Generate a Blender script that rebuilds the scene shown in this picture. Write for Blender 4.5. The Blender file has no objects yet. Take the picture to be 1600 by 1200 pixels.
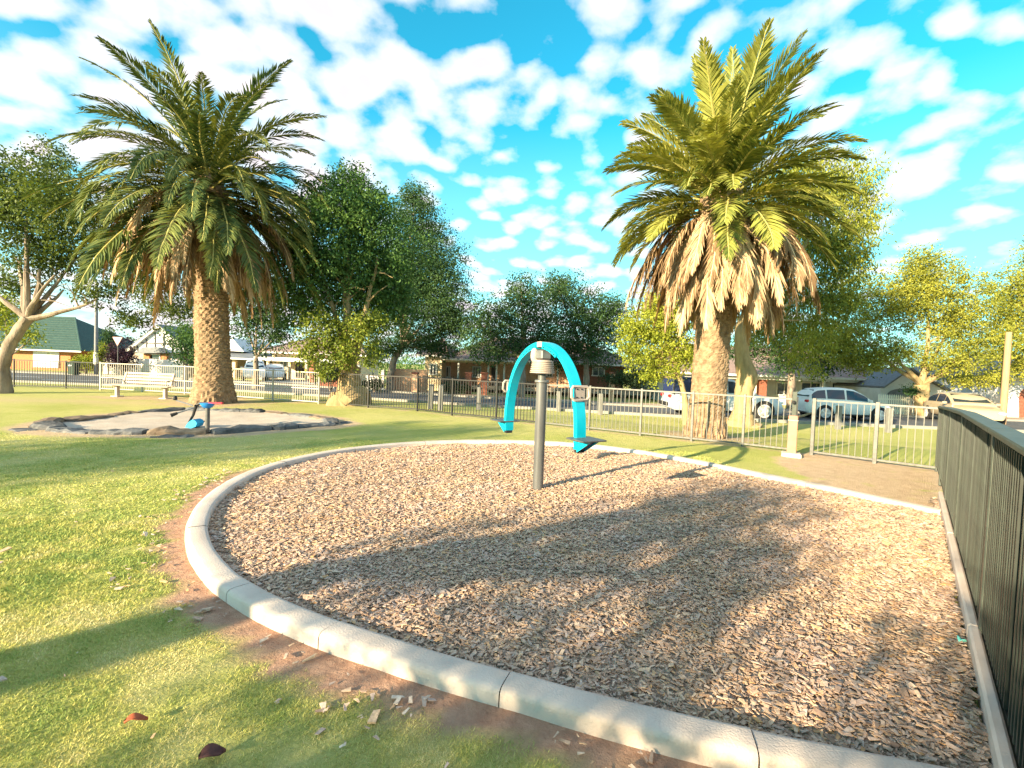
import bpy, math, random
import numpy as np
from mathutils import Vector, Matrix

random.seed(7)
rng = np.random.default_rng(11)
SC = bpy.context.scene
COL = SC.collection
PI = math.pi
R = math.radians

# ------------------------------------------------------------------ camera
F_PX, W_PX, H_PX = 740.0, 1600.0, 1200.0
CAM_H = 1.65
PITCH = math.atan((600 - 574) / F_PX)
ROLL = R(2.1)
FW = Vector((0, math.cos(PITCH), -math.sin(PITCH)))
_r0 = Vector((1, 0, 0)); _u0 = Vector((0, math.sin(PITCH), math.cos(PITCH)))
RT = _r0 * math.cos(ROLL) + _u0 * math.sin(ROLL)
UP = _u0 * math.cos(ROLL) - _r0 * math.sin(ROLL)
EYE = Vector((0, 0, CAM_H))
cam = bpy.data.cameras.new('camera')
cam.sensor_width = 36.0
cam.lens = F_PX / W_PX * 36.0
cam.clip_start = 0.05
cam.clip_end = 3000
camo = bpy.data.objects.new('camera', cam)
COL.objects.link(camo)
m3 = Matrix((RT, UP, -FW)).transposed()
camo.matrix_world = Matrix.Translation(EYE) @ m3.to_4x4()
SC.camera = camo

# ------------------------------------------------------------------ light
SUN_EL = R(15.5)
SUN_H = Vector((0.707, 0.707, 0))            # way the light travels over the ground
sun = bpy.data.lights.new('sun', 'SUN')
sun.energy = 2.6
sun.angle = R(0.55)
sun.color = (1.0, 0.80, 0.50)
suno = bpy.data.objects.new('sun', sun)
COL.objects.link(suno)
sd = Vector((SUN_H.x * math.cos(SUN_EL), SUN_H.y * math.cos(SUN_EL), -math.sin(SUN_EL)))
suno.rotation_euler = sd.to_track_quat('-Z', 'Y').to_euler()
suno.location = (-20, -20, 15)

SC.view_settings.view_transform = 'Standard'
SC.view_settings.look = 'None'
SC.view_settings.gamma = 1.0
SC.view_settings.exposure = 2.8

def node(nt, t, **kw):
    n = nt.nodes.new(t)
    for k, v in kw.items():
        setattr(n, k, v)
    return n

def setin(n, **kw):
    for k, v in kw.items():
        n.inputs[k.replace('_', ' ')].default_value = v

def mixc(nt, fac, a, b, mode='MIX'):
    n = nt.nodes.new('ShaderNodeMix'); n.data_type = 'RGBA'; n.blend_type = mode
    for sock, v in ((0, fac), (6, a), (7, b)):
        if hasattr(v, 'is_linked') or isinstance(v, bpy.types.NodeSocket):
            nt.links.new(v, n.inputs[sock])
        elif sock == 0:
            n.inputs[0].default_value = v
        else:
            n.inputs[sock].default_value = (*v[:3], 1)
    return n.outputs[2]

def ramp(nt, fac, stops, interp='LINEAR'):
    n = nt.nodes.new('ShaderNodeValToRGB')
    cr = n.color_ramp; cr.interpolation = interp
    while len(cr.elements) < len(stops):
        cr.elements.new(0.5)
    for e, (p, c) in zip(cr.elements, stops):
        e.position = p
        e.color = (*c[:3], 1) if not isinstance(c, (int, float)) else (c, c, c, 1)
    nt.links.new(fac, n.inputs[0])
    return n.outputs[0]

def mth(nt, op, a, b=None, clamp=False):
    n = nt.nodes.new('ShaderNodeMath'); n.operation = op; n.use_clamp = clamp
    for i, v in enumerate((a, b)):
        if v is None: continue
        if isinstance(v, bpy.types.NodeSocket): nt.links.new(v, n.inputs[i])
        else: n.inputs[i].default_value = v
    return n.outputs[0]

world = bpy.data.worlds.new('World')
SC.world = world
world.use_nodes = True
wt = world.node_tree
wt.nodes.clear()
wo = wt.nodes.new('ShaderNodeOutputWorld')
bg = wt.nodes.new('ShaderNodeBackground')
sky = wt.nodes.new('ShaderNodeTexSky')
sky.sky_type = 'NISHITA'
sky.sun_disc = False
sky.sun_elevation = SUN_EL
sky.sun_rotation = R(225)
sky.air_density = 1.0
sky.dust_density = 0.6
sky.ozone_density = 1.6
SKY_STR = 0.135
CLOUD_SEED = 2.2
CLOUD_SHIFT = 0.0
skc = mixc(wt, 1.0, sky.outputs[0], (0.05, 0.40, 0.385), 'MULTIPLY')
tc = wt.nodes.new('ShaderNodeTexCoord')
sep = wt.nodes.new('ShaderNodeSeparateXYZ'); wt.links.new(tc.outputs['Generated'], sep.inputs[0])
zz = mth(wt, 'ADD', mth(wt, 'MAXIMUM', sep.outputs[2], 0.0), 0.34)
px_ = mth(wt, 'ADD', mth(wt, 'DIVIDE', sep.outputs[0], zz), CLOUD_SHIFT); py_ = mth(wt, 'DIVIDE', sep.outputs[1], zz)
cmb = wt.nodes.new('ShaderNodeCombineXYZ')
wt.links.new(px_, cmb.inputs[0]); wt.links.new(py_, cmb.inputs[1])
cmb.inputs[2].default_value = CLOUD_SEED
n_cov = node(wt, 'ShaderNodeTexNoise'); setin(n_cov, Scale=1.0, Detail=2.0, Roughness=0.5)
n_puf = node(wt, 'ShaderNodeTexNoise'); setin(n_puf, Scale=11.0, Detail=6.0, Roughness=0.52, Distortion=0.0)
n_vor = node(wt, 'ShaderNodeTexVoronoi'); n_vor.feature = 'SMOOTH_F1'; setin(n_vor, Scale=11.5, Smoothness=0.45)
n_wrp = node(wt, 'ShaderNodeTexNoise'); setin(n_wrp, Scale=3.0, Detail=3.0)
wt.links.new(cmb.outputs[0], n_wrp.inputs['Vector'])
wv = node(wt, 'ShaderNodeVectorMath'); wv.operation = 'MULTIPLY_ADD'
wt.links.new(n_wrp.outputs['Color'], wv.inputs[0]); wv.inputs[1].default_value = (.22, .22, 0); wt.links.new(cmb.outputs[0], wv.inputs[2])
for n in (n_cov, n_puf):
    wt.links.new(cmb.outputs[0], n.inputs['Vector'])
wt.links.new(wv.outputs[0], n_vor.inputs['Vector'])
dens = mth(wt, 'ADD', mth(wt, 'MULTIPLY', n_cov.outputs['Fac'], 0.85), mth(wt, 'MULTIPLY', n_puf.outputs['Fac'], 0.70))
dens = mth(wt, 'SUBTRACT', dens, mth(wt, 'MULTIPLY', n_vor.outputs['Distance'], 0.62))
cmask = ramp(wt, dens, [(0.38, 0.0), (0.535, 0.52), (0.69, 0.95)])
cshade = ramp(wt, dens, [(0.50, (1.0, 1.0, 1.0)), (0.80, (0.70, 0.69, 0.73))])
ccol = mixc(wt, 1.0, cshade, (1.72, 1.56, 1.55), 'MULTIPLY')
# thin veil towards the horizon, where the cloud field is seen edge on
hz = ramp(wt, sep.outputs[2], [(0.0, 0.80), (0.14, 0.45), (0.45, 0.0)])
skc2 = mixc(wt, hz, skc, (1.1, 1.3, 1.38))
fin = mixc(wt, cmask, skc2, ccol)
wt.links.new(fin, bg.inputs[0])
bg.inputs[1].default_value = SKY_STR
wt.links.new(bg.outputs[0], wo.inputs[0])

# ------------------------------------------------------------------ pixel helpers
def ray(px, py):
    return FW + RT * ((px - 800) / F_PX) + UP * ((600 - py) / F_PX)

def P(px, py, Y):
    d = ray(px, py)
    return EYE + d * (Y / d.y)

def G(px, py, z=0.0):
    d = ray(px, py)
    return EYE + d * ((z - CAM_H) / d.z)

FENCE_PX = [(-60, 602.5), (22, 604.5), (103, 607), (157, 609.5), (222, 612.5), (289, 616), (356, 621), (426, 626), (498, 631), (575, 637),
            (652, 642.5), (706, 649), (775, 656), (838, 663), (920, 672), (1000, 681), (1080, 689.5), (1160, 698), (1268, 711), (1366, 724), (1465, 737)]
FENCE = [G(*p) for p in FENCE_PX]
_fx = np.array([-80] + [p.x for p in FENCE] + [30]); _fy = np.array([24.0] + [p.y for p in FENCE] + [8.5])

def gz(x, y):
    """height of the ground: flat park, falling a little to the road and the houses"""
    d = np.asarray(y) - np.interp(np.asarray(x), _fx, _fy)
    a = np.clip((d - 1.0) / 6.5, 0, 1); a = a * a * (3 - 2 * a)
    return -0.28 * a - 0.22 * np.clip((d - 8) / 28, 0, 1)

def GG(px, py):
    p = G(px, py)
    for _ in range(12):
        p = G(px, py, float(gz(p.x, p.y)))
    return p

# ------------------------------------------------------------------ mesh helpers
def tag(o, label=None, cat=None, group=None, kind=None):
    if label: o['label'] = label
    if cat: o['category'] = cat
    if group: o['group'] = group
    if kind: o['kind'] = kind
    return o

def empty(name, loc=(0, 0, 0), rz=0.0, **kw):
    o = bpy.data.objects.new(name, None)
    o.empty_display_size = 0.2
    o.location = loc; o.rotation_euler = (0, 0, rz)
    COL.objects.link(o)
    return tag(o, **kw)

def link(name, me, parent=None, loc=None, rot=None, scale=None, **kw):
    o = bpy.data.objects.new(name, me)
    COL.objects.link(o)
    if parent is not None: o.parent = parent
    if loc is not None: o.location = loc
    if rot is not None: o.rotation_euler = rot
    if scale is not None: o.scale = scale
    return tag(o, **kw)

def np_mesh(name, V, Fc, mat, smooth=False, attrs=None):
    V = np.asarray(V, dtype=np.float32); Fc = np.asarray(Fc, dtype=np.int32)
    me = bpy.data.meshes.new(name)
    n, k = Fc.shape
    me.vertices.add(len(V)); me.vertices.foreach_set('co', V.ravel())
    me.loops.add(n * k); me.loops.foreach_set('vertex_index', Fc.ravel())
    me.polygons.add(n)
    me.polygons.foreach_set('loop_start', np.arange(0, n * k, k, dtype=np.int32))
    me.polygons.foreach_set('loop_total', np.full(n, k, dtype=np.int32))
    me.polygons.foreach_set('use_smooth', np.full(n, smooth, dtype=bool))
    if attrs:
        for an, arr in attrs.items():
            arr = np.asarray(arr, dtype=np.float32)
            if arr.ndim == 1:
                a = me.attributes.new(an, 'FLOAT', 'POINT'); a.data.foreach_set('value', arr)
            else:
                a = me.attributes.new(an, 'FLOAT_VECTOR', 'POINT'); a.data.foreach_set('vector', arr.ravel())
    me.update(calc_edges=True)
    me.materials.append(mat)
    return me

class MB:
    def __init__(s): s.v = []; s.f = []
    def quad(s, *pts):
        b = len(s.v); s.v += [tuple(p) for p in pts]; s.f.append(tuple(range(b, b + len(pts)))); return s
    def box(s, c, d, M=None, bev=0.0):
        x, y, z = d[0] / 2, d[1] / 2, d[2] / 2
        if bev <= 0:
            pts = [(-x, -y, -z), (x, -y, -z), (x, y, -z), (-x, y, -z), (-x, -y, z), (x, -y, z), (x, y, z), (-x, y, z)]
            fs = [(0, 3, 2, 1), (4, 5, 6, 7), (0, 1, 5, 4), (1, 2, 6, 5), (2, 3, 7, 6), (3, 0, 4, 7)]
        else:
            bv = min(bev, x * .9, y * .9, z * .9)
            pts = []; fs = []
            rings = [(-z, bv), (-z + bv, 0), (z - bv, 0), (z, bv)]
            for (zz_, i_) in rings:
                xi, yi = x - i_, y - i_
                bb = bv if i_ == 0 else bv * .5
                pts += [(-xi + bb, -yi, zz_), (xi - bb, -yi, zz_), (xi, -yi + bb, zz_), (xi, yi - bb, zz_),
                        (xi - bb, yi, zz_), (-xi + bb, yi, zz_), (-xi, yi - bb, zz_), (-xi, -yi + bb, zz_)]
            for r_ in range(3):
                for k in range(8):
                    a = r_ * 8 + k; b2 = r_ * 8 + (k + 1) % 8
                    fs.append((a, b2, b2 + 8, a + 8))
            fs.append(tuple(range(7, -1, -1))); fs.append(tuple(range(24, 32)))
        b = len(s.v); c = Vector(c)
        for p in pts:
            q = Vector(p)
            if M is not None: q = M @ q
            s.v.append(tuple(q + c))
        s.f += [tuple(i + b for i in f) for f in fs]
        return s
    def bar(s, a, b_, w, h, up=(0, 0, 1), bev=0.0):
        a, b_ = Vector(a), Vector(b_); d = b_ - a; L = d.length; d.normalize()
        u = Vector(up); sd_ = d.cross(u)
        if sd_.length < 1e-4: sd_ = d.cross(Vector((1, 0, 0)))
        sd_.normalize(); u = sd_.cross(d)
        M = Matrix((d, sd_, u)).transposed()
        return s.box((a + b_) / 2, (L, w, h), M, bev)
    def tube(s, pts, rad, n=10, cap=True, jit=0.0):
        pts = [Vector(p) for p in pts]
        if not hasattr(rad, '__len__'): rad = [rad] * len(pts)
        b = len(s.v); prev = None
        for i, p in enumerate(pts):
            t = (pts[min(i + 1, len(pts) - 1)] - pts[max(i - 1, 0)]).normalized()
            if prev is None:
                x = t.cross(Vector((0.13, 1, 0.07)))
                if x.length < .1: x = t.cross(Vector((1, 0, 0)))
            else:
                x = prev - t * prev.dot(t)
            x.normalize(); prev = x; y = t.cross(x)
            for k in range(n):
                a = 2 * PI * k / n
                r_ = rad[i] * (1 + (random.uniform(-jit, jit) if jit else 0))
                s.v.append(tuple(p + x * (math.cos(a) * r_) + y * (math.sin(a) * r_)))
        for i in range(len(pts) - 1):
            for k in range(n):
                a = b + i * n + k; c = b + i * n + (k + 1) % n
                s.f.append((a, c, c + n, a + n))
        if cap:
            s.f.append(tuple(b + k for k in range(n - 1, -1, -1)))
            e = b + (len(pts) - 1) * n
            s.f.append(tuple(e + k for k in range(n)))
        return s
    def lathe(s, prof, n=24, c=(0, 0, 0)):
        b = len(s.v)
        for (r_, z) in prof:
            for k in range(n):
                a = 2 * PI * k / n
                s.v.append((c[0] + r_ * math.cos(a), c[1] + r_ * math.sin(a), c[2] + z))
        for i in range(len(prof) - 1):
            for k in range(n):
                a = b + i * n + k; d = b + i * n + (k + 1) % n
                s.f.append((a, d, d + n, a + n))
        s.f.append(tuple(b + k for k in range(n - 1, -1, -1)))
        e = b + (len(prof) - 1) * n
        s.f.append(tuple(e + k for k in range(n)))
        return s
    def prism(s, poly, a, b_, conv):
        """poly in 2D extruded from a to b_; conv(u,v,w)->xyz"""
        b = len(s.v); n = len(poly)
        for w in (a, b_):
            for (u, v) in poly: s.v.append(tuple(conv(u, v, w)))
        s.f.append(tuple(b + k for k in range(n))); s.f.append(tuple(b + n + k for k in range(n - 1, -1, -1)))
        for k in range(n):
            j = (k + 1) % n
            s.f.append((b + k, b + n + k, b + n + j, b + j))
        return s
    def mesh(s, name, mat, smooth=False):
        me = bpy.data.meshes.new(name)
        me.from_pydata(s.v, [], s.f)
        me.update()
        import bmesh
        bm = bmesh.new(); bm.from_mesh(me)
        bmesh.ops.recalc_face_normals(bm, faces=bm.faces)
        bm.to_mesh(me); bm.free()
        me.materials.append(mat)
        if smooth:
            me.polygons.foreach_set('use_smooth', np.ones(len(me.polygons), dtype=bool))
            try: me.set_sharp_from_angle(angle=R(40))
            except Exception: pass
        return me
    def obj(s, name, mat, parent=None, smooth=False, **kw):
        return link(name, s.mesh(name, mat, smooth), parent, **kw)

# ------------------------------------------------------------------ materials
ALB = 1.45     # common reflectance level of the paints, stones and leaves below
def M_(name, col, col2=None, rough=.7, var=.18, scale=6.0, bump=0.0, bscale=60.0, metal=0.0, spec=.4, objrand=0.0, detail=5.0, stretch=None, coat=0.0):
    col = tuple(min(.82, c * ALB) for c in col)
    if col2: col2 = tuple(min(.82, c * ALB) for c in col2)
    m = bpy.data.materials.new(name); m.use_nodes = True
    nt = m.node_tree; b = nt.nodes['Principled BSDF']
    t = nt.nodes.new('ShaderNodeTexCoord')
    vec = t.outputs['Object']
    if stretch:
        mp = nt.nodes.new('ShaderNodeMapping'); mp.inputs['Scale'].default_value = stretch
        nt.links.new(vec, mp.inputs[0]); vec = mp.outputs[0]
    nz = nt.nodes.new('ShaderNodeTexNoise'); setin(nz, Scale=scale, Detail=detail, Roughness=.62)
    nt.links.new(vec, nz.inputs['Vector'])
    if col2 is None:
        a = tuple(c * (1 - var) for c in col); c2 = tuple(min(1, c * (1 + var)) for c in col)
    else:
        a, c2 = col, col2
    out = ramp(nt, nz.outputs['Fac'], [(.32, a), (.68, c2)])
    if objrand > 0:
        oi = nt.nodes.new('ShaderNodeObjectInfo')
        v = mth(nt, 'ADD', mth(nt, 'MULTIPLY', oi.outputs['Random'], 2 * objrand), 1 - objrand)
        out = mixc(nt, 1.0, out, v, 'MULTIPLY')
    nt.links.new(out, b.inputs['Base Color'])
    b.inputs['Roughness'].default_value = rough
    b.inputs['Metallic'].default_value = metal
    b.inputs['Specular IOR Level'].default_value = spec
    if coat: b.inputs['Coat Weight'].default_value = coat; b.inputs['Coat Roughness'].default_value = .08
    if bump > 0:
        bz = nt.nodes.new('ShaderNodeTexNoise'); setin(bz, Scale=bscale, Detail=4.0)
        nt.links.new(vec, bz.inputs['Vector'])
        bp = nt.nodes.new('ShaderNodeBump'); bp.inputs['Strength'].default_value = bump; bp.inputs['Distance'].default_value = .02
        nt.links.new(bz.outputs['Fac'], bp.inputs['Height']); nt.links.new(bp.outputs[0], b.inputs['Normal'])
    return m

def leaf_mat(name, dark, light, dry=None, trans=.3, nscale=.5, objrand=0.0, rough=.55, attr='lv'):
    m = bpy.data.materials.new(name); m.use_nodes = True
    nt = m.node_tree; b = nt.nodes['Principled BSDF']; out = nt.nodes['Material Output']
    g = nt.nodes.new('ShaderNodeNewGeometry')
    nz = nt.nodes.new('ShaderNodeTexNoise'); setin(nz, Scale=nscale, Detail=3.0)
    nt.links.new(g.outputs['Position'], nz.inputs['Vector'])
    at = nt.nodes.new('ShaderNodeAttribute'); at.attribute_name = attr
    f = mth(nt, 'ADD', mth(nt, 'MULTIPLY', nz.outputs['Fac'], .9), mth(nt, 'MULTIPLY', at.outputs['Fac'], .55))
    if objrand:
        oi = nt.nodes.new('ShaderNodeObjectInfo')
        f = mth(nt, 'ADD', f, mth(nt, 'MULTIPLY', mth(nt, 'SUBTRACT', oi.outputs['Random'], .5), objrand))
    dark = tuple(c * ALB for c in dark); light = tuple(c * ALB for c in light)
    st = [(.38, dark), (.95, light)]
    if dry: st.append((1.0, dry)); st[1] = (.82, light)
    c = ramp(nt, f, st)
    nt.links.new(c, b.inputs['Base Color'])
    b.inputs['Roughness'].default_value = rough; b.inputs['Specular IOR Level'].default_value = .15
    tr = nt.nodes.new('ShaderNodeBsdfTranslucent'); nt.links.new(mixc(nt, 1.0, c, (1.25, 1.2, .55), 'MULTIPLY'), tr.inputs[0])
    mx = nt.nodes.new('ShaderNodeMixShader'); mx.inputs[0].default_value = trans
    nt.links.new(b.outputs[0], mx.inputs[1]); nt.links.new(tr.outputs[0], mx.inputs[2])
    nt.links.new(mx.outputs[0], out.inputs[0])
    return m

def glass_mat(name, col=(.03, .04, .05), rough=.06):
    m = bpy.data.materials.new(name); m.use_nodes = True
    b = m.node_tree.nodes['Principled BSDF']
    b.inputs['Base Color'].default_value = (*col, 1); b.inputs['Roughness'].default_value = rough
    b.inputs['Specular IOR Level'].default_value = .8
    return m

MAT = dict(
    concrete=M_('concrete', (.37, .305, .262), (.47, .395, .345), rough=.85, scale=3.0, bump=.25, bscale=90, detail=8),
    kerb2=M_('road_kerb_concrete', (.17, .16, .145), (.22, .21, .19), rough=.9, scale=2),
    black=M_('black_powder_coat', (.004, .0043, .0047), (.010, .010, .011), rough=.55, scale=20),
    glintfence=M_('sun_glint_white', (.28, .26, .22), (.36, .335, .295), rough=.5, scale=10),  # sun glint on the black fence, put into the colour as white
    galv=M_('galvanised_steel', (.06, .06, .058), (.10, .10, .098), rough=.42, scale=15, metal=.35),
    green=M_('dark_green_powder_coat', (.003, .005, .0045), (.007, .011, .009), rough=.55, scale=12, objrand=.2),  # panel tone kept darker for the shade behind the ribs
    greenrib=M_('lit_green_rib', (.009, .014, .012), (.018, .026, .021), rough=.5, scale=12, objrand=.35),  # lighter than the panels, putting sunlit rib edges into the colour
    greenpost=M_('sage_green_powder_coat', (.03, .037, .031), (.05, .059, .049), rough=.45, scale=12),
    greencap=M_('green_cap_rail', (.035, .044, .035), (.058, .068, .055), rough=.5, scale=9),
    teal=M_('teal_paint', (.0, .24, .33), (.0, .29, .40), rough=.32, scale=5, spec=.5),
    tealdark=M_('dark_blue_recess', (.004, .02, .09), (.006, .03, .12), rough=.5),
    beige=M_('beige_moulded_plastic', (.22, .18, .155), (.28, .23, .20), rough=.5, scale=9),
    steel=M_('brushed_grey_post', (.062, .063, .064), (.10, .101, .102), rough=.38, scale=10, metal=.2, stretch=(1, 1, .15)),
    zinc=M_('zinc_plate', (.13, .13, .128), (.18, .18, .178), rough=.35, metal=.5, scale=14),
    rubber=M_('black_rubber', (.012, .012, .013), rough=.7),
    bolt=M_('dark_bolt', (.02, .02, .03), rough=.35, metal=.6),
    bench=M_('cream_bench_slat', (.26, .215, .18), (.33, .28, .24), rough=.6, scale=8, stretch=(.2, 3, 3)),
    sand=M_('pale_sand', (.28, .23, .19), (.38, .325, .28), rough=.95, scale=1.6, bump=.5, bscale=25, detail=9),
    rockg=M_('grey_sandpit_stone', (.04, .043, .048), (.12, .12, .124), rough=.85, scale=4, bump=.7, bscale=14, detail=9, objrand=.3),
    rockb=M_('brown_sandpit_stone', (.075, .052, .036), (.17, .125, .09), rough=.85, scale=4, bump=.7, bscale=14, detail=9, objrand=.3),
    digblue=M_('blue_plastic', (.01, .12, .34), (.015, .17, .45), rough=.4),
    digcyan=M_('light_blue_scoop', (.01, .22, .42), (.015, .28, .5), rough=.4),
    red=M_('red_paint', (.42, .015, .03), (.5, .03, .045), rough=.4),
    fadedred=M_('faded_red_sign', (.36, .17, .16), (.42, .22, .2), rough=.6),
    asphalt=M_('asphalt', (.045, .048, .055), (.085, .088, .095), rough=.9, scale=2.2, bump=.3, bscale=120, detail=9),
    drive=M_('pale_driveway', (.22, .205, .195), (.31, .29, .27), rough=.9, scale=1.3),
    footpath=M_('footpath_dirt', (.22, .16, .11), (.33, .25, .18), rough=.95, scale=.8, detail=9),
    bollard=M_('weathered_timber', (.075, .077, .078), (.16, .158, .15), rough=.85, scale=6, stretch=(6, 6, .6)),
    pink=M_('pink_render', (.25, .115, .085), (.31, .155, .118), rough=.8, scale=7),
    carwhite=M_('white_car_paint', (.53, .52, .50), (.57, .56, .54), rough=.45, coat=.12),
    carsilver=M_('silver_car_paint', (.34, .38, .42), (.40, .44, .48), rough=.4, metal=.2, coat=.2),
    carbeige=M_('gold_car_paint', (.27, .215, .145), (.31, .25, .17), rough=.3, coat=.5),
    glass=glass_mat('car_glass', (.02, .03, .05)),
    pane=glass_mat('window_glass', (.05, .06, .07), .12),
    tyre=M_('tyre', (.015, .015, .016), rough=.8),
    rim=M_('alloy_rim', (.50, .50, .50), (.62, .62, .62), rough=.3, metal=.5),
    lampred=M_('tail_lamp_red', (.35, .01, .01), rough=.2),
    lampclear=M_('headlamp', (.6, .62, .65), rough=.1),
    navy=M_('navy_canopy', (.01, .018, .06), (.016, .028, .09), rough=.5),
    brick_o=M_('orange_brick', (.24, .10, .045), (.34, .155, .07), rough=.9, scale=9),
    brick_r=M_('red_brown_brick', (.13, .045, .03), (.22, .085, .055), rough=.9, scale=9),
    brick_g=M_('grey_brown_brick', (.26, .20, .16), (.38, .31, .26), rough=.9, scale=8),
    brick_t=M_('salmon_brick', (.42, .24, .15), (.55, .34, .22), rough=.9, scale=8),
    cream=M_('cream_render', (.42, .33, .22), (.50, .40, .28), rough=.85, scale=3),
    white=M_('white_trim', (.46, .45, .44), (.54, .53, .52), rough=.6),
    offwhite=M_('off_white_render', (.36, .365, .38), (.44, .445, .455), rough=.8, scale=2),
    timber=M_('dark_timber_strip', (.05, .045, .045), rough=.7),
    roofgreen=M_('green_roof_tile', (.010, .032, .028), (.03, .065, .056), rough=.75, scale=6),
    roofgrey=M_('grey_roof', (.075, .085, .10), (.12, .13, .145), rough=.6, scale=5),
    roofpink=M_('faded_terracotta_roof', (.14, .095, .085), (.22, .16, .145), rough=.85, scale=6),
    palegrey=M_('pale_grey_paling', (.42, .40, .38), (.58, .55, .52), rough=.85, scale=4),
    palewood=M_('pale_picket', (.58, .52, .40), (.7, .64, .5), rough=.8),
    dark=M_('dark_opening', (.02, .018, .016), rough=.9),
    bin=M_('dark_green_plastic', (.006, .03, .02), rough=.5),
    sign=M_('pale_sign_face', (.70, .66, .66), rough=.5),
    polewood=M_('timber_pole', (.20, .125, .07), (.30, .20, .12), rough=.9, scale=6, stretch=(5, 5, .3)),
    polegrey=M_('grey_pole', (.14, .14, .145), rough=.7),
    leafr=M_('fallen_leaf_red', (.24, .05, .02), (.34, .10, .045), rough=.8, scale=30),
    leafb=M_('fallen_leaf_brown', (.045, .015, .013), (.09, .035, .028), rough=.8, scale=30),
    litter=M_('turquoise_scrap', (.10, .42, .38), (.2, .55, .5), rough=.5, scale=40),
    bark_palm=M_('palm_trunk', (.09, .056, .032), (.25, .175, .11), rough=.95, scale=7, bump=.8, bscale=30, detail=9),
    bark_grey=M_('grey_bark', (.10, .075, .058), (.24, .195, .155), rough=.95, scale=5, bump=.8, bscale=24, stretch=(1, 1, .3), detail=9),
    bark_tan=M_('tan_bark', (.14, .10, .05), (.30, .225, .12), rough=.95, scale=4, bump=.8, bscale=22, stretch=(1, 1, .3), detail=9),
    rachis=M_('frond_rib', (.20, .19, .05), (.34, .30, .10), rough=.6),
    rachis_dead=M_('dead_frond_rib', (.36, .25, .15), (.5, .37, .24), rough=.8),
)
LEAF = dict(
    grey=leaf_mat('leaf_olive', (.022, .042, .012), (.10, .13, .030)),
    mid=leaf_mat('leaf_mid_green', (.020, .055, .020), (.085, .15, .040)),
    dark=leaf_mat('leaf_dark_green', (.014, .036, .016), (.055, .10, .034)),
    lime=leaf_mat('leaf_lime', (.10, .13, .016), (.30, .32, .045)),
    lime_sunlit=leaf_mat('leaf_sunlit_green', (.045, .075, .014), (.19, .215, .035)),  # leaf green lightened so the low foliage looks sunlit
    yellow=leaf_mat('leaf_yellow_green', (.085, .105, .016), (.27, .265, .045)),
    pepper=leaf_mat('leaf_drooping', (.045, .07, .014), (.24, .25, .04)),
    purple=leaf_mat('leaf_purple', (.012, .007, .014), (.045, .022, .04)),
    hedge=leaf_mat('leaf_hedge', (.012, .026, .012), (.04, .06, .024)),
    frond=leaf_mat('palm_leaflet', (.032, .058, .022), (.14, .155, .045), trans=.22, nscale=.6, objrand=.45, rough=.42),
    frond2=leaf_mat('palm_leaflet_yellowed', (.055, .08, .020), (.25, .25, .06), trans=.25, nscale=.6, objrand=.45, rough=.45),
    dead=leaf_mat('palm_leaflet_dead', (.13, .082, .046), (.40, .285, .18), trans=.15, nscale=1.2, objrand=.5, rough=.8),
)

# ------------------------------------------------------------------ sandpit / kerb outlines on the ground
def smooth_poly(pts, n=240, passes=6, closed=False):
    p = np.array([(q[0], q[1]) for q in pts], float)
    if closed: p = np.vstack([p, p[:1]])
    s = np.r_[0, np.cumsum(np.hypot(*np.diff(p, axis=0).T))]
    t = np.linspace(0, s[-1], n)
    q = np.c_[np.interp(t, s, p[:, 0]), np.interp(t, s, p[:, 1])]
    for _ in range(passes * 10):
        if closed:
            q = q[:-1]; q = .25 * np.roll(q, 1, 0) + .5 * q + .25 * np.roll(q, -1, 0); q = np.vstack([q, q[:1]])
        else:
            q[1:-1] = .25 * q[:-2] + .5 * q[1:-1] + .25 * q[2:]
    return q

KPX = [(1476, 806), (1400, 790), (1320, 772), (1260, 760), (1200, 748), (1100, 727), (1000, 709), (920, 698.5), (840, 694), (740, 692.5), (650, 695),
       (570, 702), (500, 712.5), (435, 727), (380, 745), (335, 770), (300, 802), (285, 835), (284, 865), (300, 900), (345, 945), (420, 985), (510, 1019),
       (605, 1058), (700, 1084), (783, 1108), (900, 1146), (1000, 1172), (1090, 1195), (1250, 1232), (1500, 1285), (1620, 1308)]
K_OUT = smooth_poly([G(*p) for p in KPX], 320, 7)
def offset(poly, d):
    t = np.gradient(poly, axis=0); t /= np.hypot(t[:, 0], t[:, 1])[:, None]
    nrm = np.c_[-t[:, 1], t[:, 0]]
    return poly + nrm * d
POLE = G(840, 770)
# which side is inwards
_c = np.array([POLE.x, POLE.y])
SGN = 1 if np.hypot(*(offset(K_OUT, .2)[160] - _c)) < np.hypot(*(K_OUT[160] - _c)) else -1
KW = 0.178
K_IN = offset(K_OUT, SGN * KW)

# green fence foot line
GF_A = np.array([G(1465, 737).x, G(1465, 737).y]); GF_B = np.array([G(1570, 1130).x, G(1570, 1130).y])
GF_D = (GF_B - GF_A) / np.hypot(*(GF_B - GF_A)); GF_N = np.array([GF_D[1], -GF_D[0]])     # N: to the park side?
if np.dot(GF_N, _c - GF_A) < 0: GF_N = -GF_N
GF_L = 12.5
def gf(s, n=0.0, z=0.0):
    p = GF_A + GF_D * s + GF_N * n
    return Vector((p[0], p[1], z))

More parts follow.
